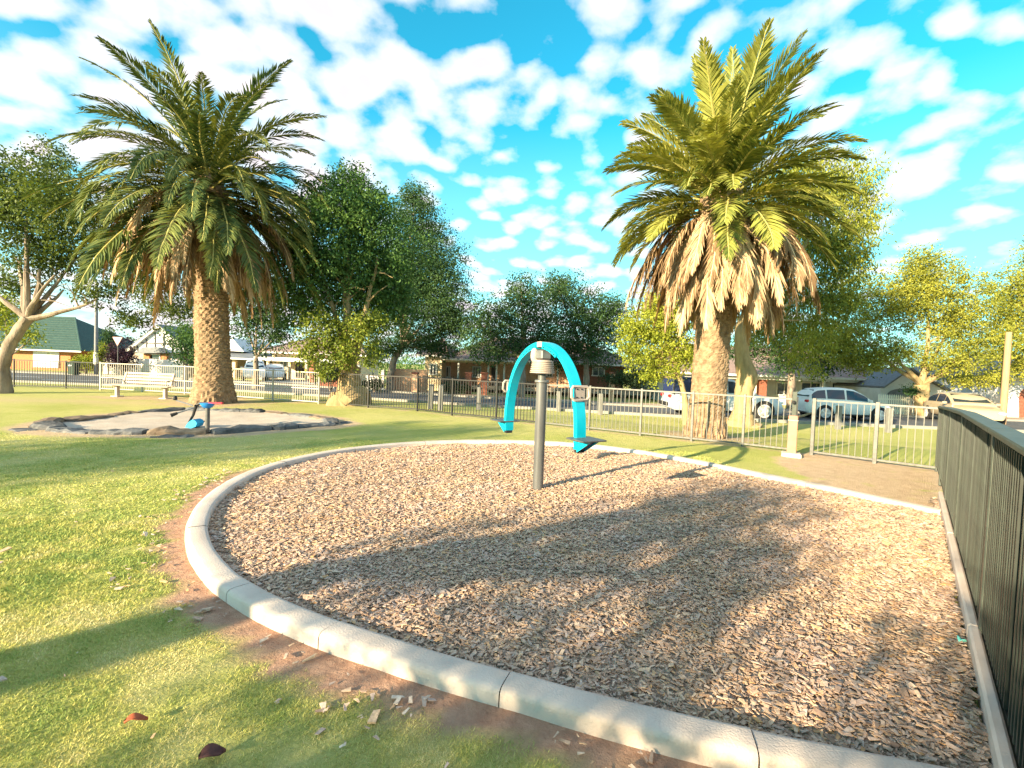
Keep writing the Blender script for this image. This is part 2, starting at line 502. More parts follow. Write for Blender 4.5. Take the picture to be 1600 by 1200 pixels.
def sdist(pts, poly, closed=True):
    """distance to polyline and inside flag (vectorised)"""
    poly = np.asarray(poly, float)
    A = poly if closed else poly[:-1]; B = np.roll(poly, -1, 0) if closed else poly[1:]
    d = np.full(len(pts), 1e9); ins = np.zeros(len(pts), bool)
    x, y = pts[:, 0], pts[:, 1]
    for a, b in zip(A, B):
        e = b - a; L = e @ e
        if L < 1e-12: continue
        t = np.clip(((x - a[0]) * e[0] + (y - a[1]) * e[1]) / L, 0, 1)
        d = np.minimum(d, np.hypot(x - a[0] - t * e[0], y - a[1] - t * e[1]))
        c = (a[1] > y) != (b[1] > y)
        if c.any():
            xi = a[0] + (y - a[1]) / (b[1] - a[1] if b[1] != a[1] else 1e-9) * e[0]
            ins ^= c & (x < xi)
    return d, ins

BED = np.vstack([K_IN[::2], [gf(10.5, .12)[:2]], [gf(6.5, .12)[:2]], [gf(3.0, .12)[:2]]])
BED_FULL = np.vstack([K_OUT[::2], [gf(10.5, .0)[:2]], [gf(3.0, .0)[:2]]])

SPX = [(62, 667), (95, 673), (150, 677), (230, 677.5), (285, 678), (345, 676), (400, 673), (440, 669), (490, 666), (522, 664),
       (510, 656), (470, 650), (420, 645.5), (380, 644), (300, 642), (240, 643.5), (190, 648), (150, 654), (110, 659), (72, 663)]
PIT = smooth_poly([G(*p) for p in SPX], 160, 2, closed=True)[:-1]

# ------------------------------------------------------------------ value noise for masks
_perm = rng.random((64, 64))
def vnoise(x, y, s):
    x = np.asarray(x) * s; y = np.asarray(y) * s
    xi = np.floor(x).astype(int); yi = np.floor(y).astype(int)
    fx = x - xi; fy = y - yi; fx = fx * fx * (3 - 2 * fx); fy = fy * fy * (3 - 2 * fy)
    g = lambda i, j: _perm[i % 64, j % 64]
    return (g(xi, yi) * (1 - fx) + g(xi + 1, yi) * fx) * (1 - fy) + (g(xi, yi + 1) * (1 - fx) + g(xi + 1, yi + 1) * fx) * fy
def fbm(x, y, s):
    return (vnoise(x, y, s) + .5 * vnoise(x + 7, y + 3, s * 2.1) + .25 * vnoise(x + 1, y + 9, s * 4.3)) / 1.75

PATH = np.array([G(*p)[:2] for p in [(1215, 716), (1255, 738), (1300, 768), (1475, 812), (1470, 735), (1268, 708)]])
BENCHP = np.array([G(221, 622)[0], G(221, 622)[1]])
PALM_L = G(333, 629); PALM_R = G(1103, 681)

def masks(x, y):
    """red = worn reddish soil by the kerb, tan = sandy soil, dry = dry lawn"""
    pts = np.c_[x, y]
    n = fbm(x, y, 1.6); n2 = fbm(x + 31, y + 5, 5.5); n3 = fbm(x + 11, y + 15, 17.0)
    dk, _ = sdist(pts, K_OUT[::3], closed=False)
    leftw = np.clip((3.2 - np.asarray(x)) / 3.0, 0.15, 1)
    farw = np.clip((10.5 - np.asarray(y)) / 3.5, .12, 1)
    w = (.21 + .20 * n) * leftw * farw
    red = np.clip((w + (n2 - .5) * .22 + (n3 - .5) * .12 - dk) / .12, 0, 1)
    dpit, ins = sdist(pts, PIT)
    dpit[ins] = 0
    tan = np.clip((.55 + .5 * n + (n2 - .5) * .3 - dpit) / .25, 0, 1)
    dp, inp = sdist(pts, PATH); dp[inp] = 0
    tan = np.maximum(tan, np.clip((.16 + (n2 - .5) * .35 - dp) / .10, 0, 1))
    # bare ground under the bench, round the palms and along the fence foot
    db = np.hypot((x - BENCHP[0]) / 2.6, (y - BENCHP[1]) / .9)
    tan = np.maximum(tan, np.clip((1.0 + (n2 - .5) * .9 - db) / .3, 0, 1) * .9)
    for p, rr in ((PALM_L, 2.0), (PALM_R, 1.5)):
        dd = np.hypot((x - p.x), (y - p.y)) / rr
        tan = np.maximum(tan, np.clip((1.0 + (n2 - .5) * 1.0 - dd) / .35, 0, 1) * .9)
    tan = np.maximum(tan, np.clip(.55 * (1 - np.abs(y - 15.6 - .12 * (x + 14)) / 1.3) + (n2 - .5) * .5, 0, 1) * np.clip((-7 - x) / 3, 0, 1))
    dfc = np.abs(y - np.interp(x, _fx, _fy)); tan = np.maximum(tan, np.clip((.16 + (n2 - .5) * .3 - dfc) / .12, 0, 1) * .85)
    dry = np.clip((fbm(x + 3, y + 40, .7) - .32) * 2.2 + (n2 - .5) * .8 + np.clip((y - 11) / 10, 0, .35), 0, 1)
    return red, tan, dry, n2

# ------------------------------------------------------------------ ground sheet
def axis(fine0, fine1, step, lo, hi):
    a = list(np.arange(fine0, fine1 + 1e-6, step))
    s, v = step, fine1
    while v < hi:
        s *= 1.25; v += s; a.append(v)
    s, v = step, fine0
    while v > lo:
        s *= 1.25; v -= s; a.insert(0, v)
    return np.array(a)

gx = axis(-13, 9.5, .11, -900, 900); gy = axis(0.8, 15.5, .11, -900, 1500)
GX, GY = np.meshgrid(gx, gy)
gx1, gy1 = GX.ravel(), GY.ravel()
gzv = gz(gx1, gy1) + np.where((np.abs(gx1) < 40) & (gy1 < 45) & (gy1 > -20), (fbm(gx1, gy1, .8) - .5) * .03, 0)
near = (gx1 > -30) & (gx1 < 14) & (gy1 > -3) & (gy1 < 26)
mr = np.zeros_like(gx1); mt = np.zeros_like(gx1); md = np.full_like(gx1, .5)
r_, t_, d_, _ = masks(gx1[near], gy1[near]); mr[near] = r_; mt[near] = t_; md[near] = d_
# keep the lawn sheet below the bark bed
dbf, inb = sdist(np.c_[gx1[near], gy1[near]], BED_FULL); inb &= dbf > .20
tmp = gzv[near]; tmp[inb] = -.06; gzv[near] = tmp
dpf, inpit = sdist(np.c_[gx1[near], gy1[near]], PIT); inpit &= dpf > .15; tmp = gzv[near]; tmp[inpit] = -.06; gzv[near] = tmp
nx, ny = len(gx), len(gy)
ii = (np.arange(ny - 1)[:, None] * nx + np.arange(nx - 1)[None, :]).ravel()
gf_ = np.c_[ii, ii + 1, ii + nx + 1, ii + nx]

def ground_mat():
    m = bpy.data.materials.new('lawn_soil'); m.use_nodes = True
    nt = m.node_tree; b = nt.nodes['Principled BSDF']
    g = nt.nodes.new('ShaderNodeNewGeometry')
    def nz(s, d=6.0, r=.6):
        n = nt.nodes.new('ShaderNodeTexNoise'); setin(n, Scale=s, Detail=d, Roughness=r)
        nt.links.new(g.outputs['Position'], n.inputs['Vector']); return n.outputs['Fac']
    at = nt.nodes.new('ShaderNodeAttribute'); at.attribute_name = 'gm'
    sp = nt.nodes.new('ShaderNodeSeparateXYZ'); nt.links.new(at.outputs['Vector'], sp.inputs[0])
    fine = nz(45, 6, .7); mid = nz(6, 6, .65); big = nz(.9, 4)
    lush = ramp(nt, fine, [(.3, (.28, .32, .085)), (.7, (.45, .44, .125))])
    dry = ramp(nt, fine, [(.3, (.45, .405, .14)), (.7, (.63, .56, .26))])
    fd = mth(nt, 'ADD', mth(nt, 'MULTIPLY', sp.outputs[2], .65), mth(nt, 'MULTIPLY', mth(nt, 'SUBTRACT', mid, .5), 1.1), clamp=True)
    lawn = mixc(nt, fd, lush, dry)
    red = ramp(nt, nz(9, 8, .7), [(.3, (.34, .19, .13)), (.7, (.52, .33, .235))])
    tan = ramp(nt, nz(5, 8, .7), [(.3, (.42, .30, .195)), (.7, (.60, .455, .31))])
    c = mixc(nt, sp.outputs[1], lawn, tan)
    c = mixc(nt, sp.outputs[0], c, red)
    nt.links.new(c, b.inputs['Base Color'])
    b.inputs['Roughness'].default_value = .95; b.inputs['Specular IOR Level'].default_value = .1
    bp = nt.nodes.new('ShaderNodeBump'); bp.inputs['Strength'].default_value = .9; bp.inputs['Distance'].default_value = .03
    nt.links.new(nz(30, 6, .7), bp.inputs['Height']); nt.links.new(bp.outputs[0], b.inputs['Normal'])
    return m
MAT['lawn'] = ground_mat()
link('lawn', np_mesh('lawn', np.c_[gx1, gy1, gzv], gf_, MAT['lawn'], True, {'gm': np.c_[mr, mt, md]}), kind='structure')

# flat sheets laid over the falling ground (road, footpath, driveways)
def sheet(name, near_edge, far_edge, mat, dz, n=60, m=8, **kw):
    A = smooth_poly(near_edge, n, 1); B = smooth_poly(far_edge, n, 1)
    V = []; 
    for j in range(m + 1):
        t = j / m; q = A * (1 - t) + B * t
        V.append(np.c_[q, gz(q[:, 0], q[:, 1]) + dz])
    V = np.vstack(V)
    i = (np.arange(m)[:, None] * n + np.arange(n - 1)[None, :]).ravel()
    return link(name, np_mesh(name, V, np.c_[i, i + 1, i + n + 1, i + n], mat, True), kind='structure', **kw)

RN = [(75, 19.6), (40, 19.8), (14, 20.2), (8, 20.9), (4, 22), (-3, 23.0), (-10, 24.8), (-17, 26.8), (-30, 28.2), (-90, 31)]
RF = [(75, 26.8), (40, 26.8), (14, 27), (4, 27.5), (-3, 28.7), (-8, 31.5), (-14, 35.5), (-22, 38), (-30, 40), (-90, 44)]
sheet('road', RN, RF, MAT['asphalt'], .012)
sheet('footpath', [(p[0], p[1] + .02) for p in RF], [(75, 29.4), (40, 29.4), (14, 29.6), (4, 30.1), (-3, 31.3), (-8, 34.5), (-14, 38.5), (-22, 41.0), (-30, 43.0), (-90, 47)], MAT['footpath'], .07)
sheet('driveway', [(-20.5, 38.4), (-14.6, 36.6), (-12.2, 35.0)], [(-25.5, 49), (-18.5, 47.5), (-13.5, 46)], MAT['drive'], .11, n=20)
def road_kerb(name, edge, w=.28, h=.12, label=None):
    q = smooth_poly(edge, 60, 1); q2 = offset(q, w)
    z = gz(q[:, 0], q[:, 1])
    V = np.vstack([np.c_[q, z - .1], np.c_[q, z + h], np.c_[q2, z + h], np.c_[q2, z - .1]]); n = len(q)
    i = np.arange(n - 1)
    Fc = np.vstack([np.c_[i + a * n, i + 1 + a * n, i + 1 + (a + 1) * n, i + (a + 1) * n] for a in range(3)])
    link(name, np_mesh(name, V, Fc, MAT['kerb2']), kind='structure')
road_kerb('road_kerb', [(p[0], p[1] - .15) for p in RN])
road_kerb('road_kerb', [(p[0], p[1] - .05) for p in RF])

# painted give-way bar and centre marks on the side road
def mark(a, b, w):
    a = Vector(a); b = Vector(b); n = 8; mb = MB()
    d = (b - a); s = Vector((-d.y, d.x, 0)).normalized() * w / 2
    for k in range(n):
        p = a + d * (k / n); q = a + d * ((k + 1) / n)
        z = lambda v: float(gz(v.x, v.y)) + .017
        mb.quad(*[(v.x, v.y, z(v)) for v in (p - s, q - s, q + s, p + s)])
    o = mb.obj('road_marking', MAT['white'], kind='structure')
for a, b, w in [((-31, 31.2, 0), (-25.5, 33.5, 0), .35), ((-30.5, 35.2, 0), (-24.2, 31.6, 0), .14), ((-44, 34.5, 0), (-34, 34.2, 0), .3), ((-14, 30.0, 0), (-10.5, 28.2, 0), .12)]:
    mark(a, b, w)

# ------------------------------------------------------------------ concrete kerb round the bark: one piece per casting
kerb = empty('concrete_kerb', (POLE.x, POLE.y, 0), label='pale concrete kerb curving round the bark chip bed', cat='kerb')
prof = [(.0, -.10), (.004, .062), (.010, .077), (.024, .087), (.05, .091), (KW - .03, .088), (KW - .006, .080), (KW, .068), (KW, -.08)]
arc = np.r_[0, np.cumsum(np.hypot(*np.diff(K_OUT, axis=0).T))]
JOINTS = [0.0]
jp = [G(1170, 1190), G(783, 1095), G(508, 1010)]
js = sorted(arc[np.argmin(np.hypot(K_OUT[:, 0] - p.x, K_OUT[:, 1] - p.y))] for p in jp)
step = 1.55
s = 0.0
while s + step < js[0] - .7:
    s += step; JOINTS.append(s)
JOINTS += js + [arc[-1]]
nrm_o = (offset(K_OUT, 1.0) - K_OUT) * SGN
for a, b in zip(JOINTS[:-1], JOINTS[1:]):
    n = max(6, int((b - a) / .07))
    t = np.linspace(a + .003, b - .003, n)
    q = np.c_[np.interp(t, arc, K_OUT[:, 0]), np.interp(t, arc, K_OUT[:, 1])]
    nn = np.c_[np.interp(t, arc, nrm_o[:, 0]), np.interp(t, arc, nrm_o[:, 1])]
    wob = (fbm(q[:, 0], q[:, 1], 2.5) - .5) * .014
    V = []
    dz = random.uniform(-.004, .004)
    for (o_, z) in prof:
        V.append(np.c_[q + nn * (o_ + wob * (1 if o_ < .1 else .6))[:, None] - [POLE.x, POLE.y], np.full(n, z + dz) + (wob * .4 if z > 0 else 0)])
    V = np.vstack(V); k = len(prof)
    i = np.arange(n - 1)
    Fc = [np.c_[i + r * n, i + 1 + r * n, i + 1 + (r + 1) * n, i + (r + 1) * n] for r in range(k - 1)]
    Fc = np.vstack(Fc)
    me = np_mesh('kerb_segment', V, Fc, MAT['concrete'], True)
    link('kerb_segment', me, kerb)

# ------------------------------------------------------------------ bark bed and chips
def bedz(x, y):
    dk, _ = sdist(np.c_[x, y], K_IN[::3], closed=False)
    return .018 + (fbm(x, y, .9) - .5) * .06 + (fbm(x + 5, y, 3.5) - .5) * .03 + .03 * np.clip(dk / .8, 0, 1)

bx = np.arange(-4.2, 8.2, .09); by = np.arange(1.0, 10.8, .09)
BX, BY = np.meshgrid(bx, by); b1, b2 = BX.ravel(), BY.ravel()
dB, inB = sdist(np.c_[b1, b2], BED)
keep = inB | (dB < .10)
nbx, nby = len(bx), len(by)
ii = (np.arange(nby - 1)[:, None] * nbx + np.arange(nbx - 1)[None, :]).ravel()
fc = np.c_[ii, ii + 1, ii + nbx + 1, ii + nbx]
fc = fc[keep[fc].all(1)]
remap = np.cumsum(keep) - 1
def bark_mat(name='bark_mulch'):
    m = bpy.data.materials.new(name); m.use_nodes = True
    nt = m.node_tree; b = nt.nodes['Principled BSDF']; g = nt.nodes.new('ShaderNodeNewGeometry')
    v = nt.nodes.new('ShaderNodeTexVoronoi'); setin(v, Scale=42.0, Randomness=1.0)
    nt.links.new(g.outputs['Position'], v.inputs['Vector'])
    c = ramp(nt, v.outputs['Color'], [(.1, (.26, .18, .13)), (.45, (.42, .31, .23)), (.9, (.58, .45, .35))])
    nt.links.new(c, b.inputs['Base Color']); b.inputs['Roughness'].default_value = .95
    bp = nt.nodes.new('ShaderNodeBump'); bp.inputs['Strength'].default_value = 1.0; bp.inputs['Distance'].default_value = .03
    nt.links.new(v.outputs['Distance'], bp.inputs['Height']); nt.links.new(bp.outputs[0], b.inputs['Normal'])
    return m
MAT['mulch'] = bark_mat()
link('bark_bed', np_mesh('bark_bed', np.c_[b1, b2, bedz(b1, b2)][keep], remap[fc], MAT['mulch'], True), kind='structure')

def chip_mat():
    m = bpy.data.materials.new('wood_chip'); m.use_nodes = True
    nt = m.node_tree; b = nt.nodes['Principled BSDF']; g = nt.nodes.new('ShaderNodeNewGeometry')
    at = nt.nodes.new('ShaderNodeAttribute'); at.attribute_name = 'lv'
    c = ramp(nt, at.outputs['Fac'], [(0, (.24, .165, .12)), (.18, (.38, .275, .205)), (.42, (.51, .385, .29)), (.62, (.47, .395, .345)), (.8, (.62, .50, .375)), (.93, (.55, .34, .16)), (1, (.70, .59, .47))])
    nz = nt.nodes.new('ShaderNodeTexNoise'); setin(nz, Scale=60.0, Detail=4.0)
    nt.links.new(g.outputs['Position'], nz.inputs['Vector'])
    v = ramp(nt, nz.outputs['Fac'], [(.3, .7), (.7, 1.15)])
    big = nt.nodes.new('ShaderNodeTexNoise'); setin(big, Scale=1.4, Detail=3.0)
    nt.links.new(g.outputs['Position'], big.inputs['Vector'])
    tint = ramp(nt, big.outputs['Fac'], [(.35, (1.08, 1.0, 1.03)), (.65, (1.12, 1.01, .92))])
    nt.links.new(mixc(nt, 1, mixc(nt, 1, c, v, 'MULTIPLY'), tint, 'MULTIPLY'), b.inputs['Base Color'])
    b.inputs['Roughness'].default_value = .85; b.inputs['Specular IOR Level'].default_value = .2
    return m
MAT['chip'] = chip_mat()

def chips(x, y, z, L, flat=.28):
    """wedge-shaped chips: 8 corners each"""
    n = len(x)
    yaw = rng.uniform(0, 2 * PI, n); pit = rng.normal(0, flat, n); rol = rng.normal(0, flat, n)
    w = L * rng.uniform(.28, .55, n); h = L * rng.uniform(.06, .16, n)
    tp = rng.uniform(.25, .95, n); sk = rng.uniform(-.35, .35, n)
    c = np.empty((n, 8, 3))
    for k, (sx, sy, sz) in enumerate([(-1, -1, -1), (1, -1, -1), (1, 1, -1), (-1, 1, -1), (-1, -1, 1), (1, -1, 1), (1, 1, 1), (-1, 1, 1)]):
        c[:, k, 0] = sx * L / 2 * (1 if sy < 0 else 1 - np.abs(sk)) + sk * L * .2 * sy
        c[:, k, 1] = sy * w / 2 * (tp if sx > 0 else 1)
        c[:, k, 2] = sz * h / 2 * (.35 if sx > 0 else 1)
    cy, sy_ = np.cos(yaw), np.sin(yaw); cp, sp_ = np.cos(pit), np.sin(pit); cr, sr = np.cos(rol), np.sin(rol)
    X, Y, Z = c[..., 0].copy(), c[..., 1].copy(), c[..., 2].copy()
    Y2 = Y * cr[:, None] - Z * sr[:, None]; Z2 = Y * sr[:, None] + Z * cr[:, None]
    X3 = X * cp[:, None] + Z2 * sp_[:, None]; Z3 = -X * sp_[:, None] + Z2 * cp[:, None]
    c[..., 0] = X3 * cy[:, None] - Y2 * sy_[:, None] + x[:, None]
    c[..., 1] = X3 * sy_[:, None] + Y2 * cy[:, None] + y[:, None]
    c[..., 2] = Z3 + z[:, None]
    q = np.array([(4, 5, 6, 7), (0, 1, 5, 4), (1, 2, 6, 5), (2, 3, 7, 6), (3, 0, 4, 7)])
    Fc = (q[None] + 8 * np.arange(n)[:, None, None]).reshape(-1, 4)
    lv = np.repeat(np.clip(rng.beta(1.6, 1.6, n), 0, 1), 8)
    return c.reshape(-1, 3), Fc, lv

def sample_bed(dens_fn, N):
    x = rng.uniform(-4.2, 8.0, N); y = rng.uniform(1.0, 10.6, N)
    k = rng.random(N) < dens_fn(x, y)
    x, y = x[k], y[k]
    d, i = sdist(np.c_[x, y], BED)
    k = i | (d < .012)
    return x[k], y[k]
dist = lambda x, y: np.hypot(x, y)
x, y = sample_bed(lambda x, y: np.clip((4.2 / dist(x, y)) ** 1.2, .34, 1), 470000)
dd = dist(x, y)
Lc = rng.gamma(6, .0047, len(x)) * np.clip(1 + .05 * (dd - 3), 1, 1.25)
zc = bedz(x, y) + rng.uniform(.0, .022, len(x))
V, Fc, lv = chips(x, y, zc, Lc, .2)
link('bark_chips', np_mesh('bark_chips', V, Fc, MAT['chip'], False, {'lv': lv}), kind='stuff', label='loose tan and grey wood chips filling the kerbed bed', cat='bark chips')
print('chips', len(x))
# chips strayed on the soil and lawn outside the kerb
N = 26000
x = rng.uniform(-6, 2.2, N); y = rng.uniform(1.3, 7.5, N)
dk, _ = sdist(np.c_[x, y], K_OUT[::3], closed=False); _, inb = sdist(np.c_[x, y], BED_FULL)
pr = np.where(dk < .5, 0.22 * (fbm(x, y, 3.0) > .52), .005 + .012 * (fbm(x + 9, y, 2.0) > .58)) * np.clip(3.4 / dist(x, y), .25, 1)
k = (~inb) & (dk > .03) & (rng.random(N) < pr)
x, y = x[k], y[k]
V, Fc, lv = chips(x, y, np.full(len(x), .014) + (fbm(x, y, .8) - .5) * .03 + rng.uniform(0, .008, len(x)) + np.where(dk[k] > .5, .012, 0), rng.gamma(6, .0062, len(x)), .18)
link('stray_bark_chips', np_mesh('stray_bark_chips', V, Fc, MAT['chip'], False, {'lv': np.clip(lv + .15, 0, 1)}), kind='stuff', label='wood chips strayed over the soil and lawn outside the kerb', cat='bark chips')

# ------------------------------------------------------------------ grass
def grass_mat():
    m = bpy.data.materials.new('grass_blade'); m.use_nodes = True
    nt = m.node_tree; b = nt.nodes['Principled BSDF']; out = nt.nodes['Material Output']
    at = nt.nodes.new('ShaderNodeAttribute'); at.attribute_name = 'lv'
    c = ramp(nt, at.outputs['Fac'], [(0, (.24, .33, .09)), (.3, (.42, .45, .12)), (.62, (.60, .55, .18)), (1, (.70, .62, .33))])
    nt.links.new(c, b.inputs['Base Color']); b.inputs['Roughness'].default_value = .6; b.inputs['Specular IOR Level'].default_value = .2
    tr = nt.nodes.new('ShaderNodeBsdfTranslucent'); nt.links.new(c, tr.inputs[0])
    mx = nt.nodes.new('ShaderNodeMixShader'); mx.inputs[0].default_value = .2
    nt.links.new(b.outputs[0], mx.inputs[1]); nt.links.new(tr.outputs[0], mx.inputs[2]); nt.links.new(mx.outputs[0], out.inputs[0])
    return m
MAT['grass'] = grass_mat()
def grass(N, x0, x1, y0, y1, dens_fn, h, w):
    x = rng.uniform(x0, x1, N); y = rng.uniform(y0, y1, N)
    vis = np.abs(x) < 1.16 * y + .35
    k = vis & (rng.random(N) < dens_fn(x, y)); x, y = x[k], y[k]
    red, tan, dry, n2 = masks(x, y)
    d, inb = sdist(np.c_[x, y], BED_FULL); dp_, inp_ = sdist(np.c_[x, y], PIT)
    bare = np.clip(red + tan * .9 + np.clip((fbm(x + 50, y, 2.6) - .60) * 4, 0, .75), 0, 1)
    k = (~inb) & (~inp_) & (rng.random(len(x)) > bare)
    x, y, dry, n2 = x[k], y[k], dry[k], n2[k]
    n = len(x)
    dd = dist(x, y); sc = np.clip(dd / 3.2, .8, 2.2)
    a = rng.uniform(0, 2 * PI, n); lean = rng.uniform(.6, 1.45, n); az = rng.uniform(0, 2 * PI, n)
    H = h * rng.uniform(.5, 1.25, n) * (1.1 - .35 * dry) * np.clip(sc, 1, 1.5); Wd = w * sc * rng.uniform(.7, 1.3, n)
    base = gz(x, y) + (fbm(x, y, .8) - .5) * .03 - .004
    V = np.empty((n, 3, 3))
    V[:, 0] = np.c_[x - np.cos(a) * Wd / 2, y - np.sin(a) * Wd / 2, base]
    V[:, 1] = np.c_[x + np.cos(a) * Wd / 2, y + np.sin(a) * Wd / 2, base]
    V[:, 2] = np.c_[x + np.cos(az) * np.sin(lean) * H, y + np.sin(az) * np.sin(lean) * H, base + np.cos(lean) * H + .004]
    lv = np.clip(dry * .62 + (n2 - .5) * .9 + rng.normal(.27, .17, n), 0, 1)
    return V.reshape(-1, 3), np.repeat(lv, 3)
Va, la = grass(800000, -5.2, 2.2, 1.3, 4.6, lambda x, y: np.clip((2.7 / dist(x, y)) ** 1.5, 0, 1), .019, .0060)
Vb, lb = grass(330000, -10, 4, 4.6, 10.0, lambda x, y: np.clip((5.6 / dist(x, y)) ** 1.6, 0, 1), .015, .0080)
V = np.vstack([Va, Vb]); lv = np.r_[la, lb]
print('grass', len(V) // 3)
link('lawn_grass', np_mesh('lawn_grass', V, np.arange(len(V)).reshape(-1, 3), MAT['grass'], False, {'lv': lv}), kind='stuff', label='short patchy lawn grass, part green and part dry', cat='grass')

# ================================================================== sandpit: sand and edging stones
pit = empty('sandpit', (0, 0, 0), label='sunken play sandpit ringed by rough stones on the lawn', cat='sandpit')
pc = PIT.mean(0); pit.location = (pc[0], pc[1], 0)
rings = []
for k, f in enumerate(np.linspace(1.0, .05, 9)):
    q = (PIT - pc) * f
    rings.append(np.c_[q, (.028 - .05 * (1 - f) ** .5) + (fbm(q[:, 0] * 1 + 20, q[:, 1], 1.8) - .5) * .07])
n = len(PIT); V = np.vstack(rings)
i = np.arange(n); Fc = np.vstack([np.c_[i + r * n, (i + 1) % n + r * n, (i + 1) % n + (r + 1) * n, i + (r + 1) * n] for r in range(8)])
link('sand', np_mesh('sand', V, Fc, MAT['sand'], True), pit)
# worn sand spilling outside the stones is part of the soil mask of the lawn
def rock_mesh(L, W, H, seed, mat):
    rr = random.Random(seed); mb = MB()
    nx_, ny_ = 6, 4
    # a slab: squarish block with knocked corners and uneven faces
    V = []; Fc = []
    secs = 7
    prof_ = [(-.5, -.5), (-.5, .22), (-.40, .44), (-.08, .5), (.30, .47), (.46, .30), (.5, -.1), (.48, -.5)]
    for a in range(secs):
        t = a / (secs - 1); x_ = (t - .5) * L * (1 + rr.uniform(-.02, .02))
        tw = .82 if a in (0, secs - 1) else 1.0
        hh = H * (1 + rr.uniform(-.16, .16)) * (.86 if a in (0, secs - 1) else 1); ww = W * tw * (1 + rr.uniform(-.14, .14)); oy = rr.uniform(-.05, .05) * W
        for (u, v) in prof_:
            V.append((x_ + rr.uniform(-.03, .03) * L * .4, u * ww + oy + rr.uniform(-.02, .02), (v + .5) * hh - .07 + rr.uniform(-.012, .012)))
    k = len(prof_)
    for a in range(secs - 1):
        for c in range(k):
            d = (c + 1) % k
            Fc.append((a * k + c, a * k + d, (a + 1) * k + d, (a + 1) * k + c))
    mb.v = V; mb.f = Fc + [tuple(range(k - 1, -1, -1)), tuple((secs - 1) * k + c for c in range(k))]
    return mb.mesh('stone', mat)
parc = np.r_[0, np.cumsum(np.hypot(*np.diff(np.vstack([PIT, PIT[:1]]), axis=0).T))]
s = 0.0; k = 0
PITc = np.vstack([PIT, PIT[:1]])
while s < parc[-1] - .4:
    L = random.uniform(.55, 1.25)
    m = s + L / 2
    x_ = np.interp(m, parc, PITc[:, 0]); y_ = np.interp(m, parc, PITc[:, 1])
    x2 = np.interp(m + .1, parc, PITc[:, 0]); y2 = np.interp(m + .1, parc, PITc[:, 1])
    W = random.uniform(.30, .48); H = random.uniform(.14, .21)
    me = rock_mesh(L, W, H, k, MAT['rockb'] if random.random() < .35 else MAT['rockg'])
    link('stone', me, pit, (x_ - pc[0], y_ - pc[1], random.uniform(-.03, .02)), (random.uniform(-.06, .06), random.uniform(-.05, .05), math.atan2(y2 - y_, x2 - x_) + random.uniform(-.12, .12)))
    if random.random() < .35:      # a flat slab lying just inside or outside
        a = math.atan2(y2 - y_, x2 - x_); o_ = random.choice((-1, 1)) * .38
        me = rock_mesh(L * .7, W * .9, H * .55, k + 500, MAT['rockg'])
        link('stone', me, pit, (x_ - pc[0] - math.sin(a) * o_, y_ - pc[1] + math.cos(a) * o_, -.02), (0, 0, a + random.uniform(-.4, .4)))
    s += L + random.uniform(.0, .07); k += 1

# sand digger
db = G(324, 668)
dg = empty('sand_digger', db, label='ride-on sand digger with blue seat and red handle in the sandpit', cat='digger')
u = 1 / 81.0     # metres per reference pixel at the digger
def D(px, py, dy=0): return ((px - 324) * u * 1.18, dy, (668 - py) * u * 1.18)
MB().tube([D(324, 672), D(324, 634)], .05, 14).obj('post', MAT['galv'], dg, True)
MB().lathe([(.05, 0), (.10, .02), (.15, .09), (.16, .12), (.0, .125)], 18, D(324, 637)).obj('seat', MAT['digblue'], dg, True)
MB().bar(D(326, 629), D(348, 628.5), .07, .045, bev=.01).obj('handle', MAT['red'], dg)
MB().tube([D(326, 629), D(312, 630), D(306, 633)], .03, 8).obj('boom', MAT['black'], dg, True)
MB().tube([D(306, 633), D(301, 650), D(291, 667)], [.035, .028, .02], 8).obj('dipper_arm', MAT['black'], dg, True)
MB().tube([D(306, 633, -.12), D(283, 625, -.2)], .018, 8).obj('lever', MAT['polegrey'], dg, True)
MB().tube([D(306, 635, .1), D(281, 647, -.25)], .018, 8).obj('lever', MAT['polegrey'], dg, True)
MB().lathe([(.03, 0), (.045, .02), (.03, .10), (.0, .105)], 10, D(282, 625, -.2)).obj('grip', MAT['rubber'], dg, True)
MB().tube([D(286, 645, -.2), D(279, 648.5, -.27)], [.03, .045], 10).obj('grip', MAT['rubber'], dg, True)
sc_ = [(294, 668), (299, 660), (306, 655), (311, 657), (313, 661), (311, 666), (304, 669)]
MB().prism([(D(a, b)[0], D(a, b)[2]) for a, b in sc_], -.13, .13, lambda p, q, w: (p, w, q)).obj('scoop', MAT['digcyan'], dg)

# ================================================================== teal spinner
sp = empty('spinner', (POLE.x, POLE.y, .0), label='teal arch spinner with handles and footrests on a grey post', cat='spinner')
E_ = Vector((.50, -.866, 0)); E_.normalize(); Q_ = Vector((-E_.y, E_.x, 0)); Z_ = Vector((0, 0, 1))
def S(r, q, z): return E_ * r + Q_ * q + Z_ * z
MB().tube([(0, 0, -.1), (0, 0, 1.47)], .071, 28).obj('post', MAT['steel'], sp, True)
MB().lathe([(.085, 0), (.095, .005), (.095, .03), (.085, .035)], 24, (0, 0, 1.465)).obj('collar', MAT['zinc'], sp, True)
MB().lathe([(.055, 0), (.055, .07), (.10, .075), (.10, .10)], 20, (0, 0, 1.50)).obj('neck', MAT['galv'], sp, True)
pr = [(.13, 0)]
for k in range(7):
    r0 = .165 - .004 * k
    pr += [(r0, .004 + k * .024), (r0, .016 + k * .024), (r0 - .018, .020 + k * .024), (r0 - .018, .026 + k * .024)]
pr += [(.12, .175)]
MB().lathe(pr, 32, (0, 0, 1.585)).obj('bellows', MAT['beige'], sp, False)
mb = MB(); mb.box((0, 0, 1.83), (.17, .15, .12), Matrix((E_, Q_, Z_)).transposed(), .015)
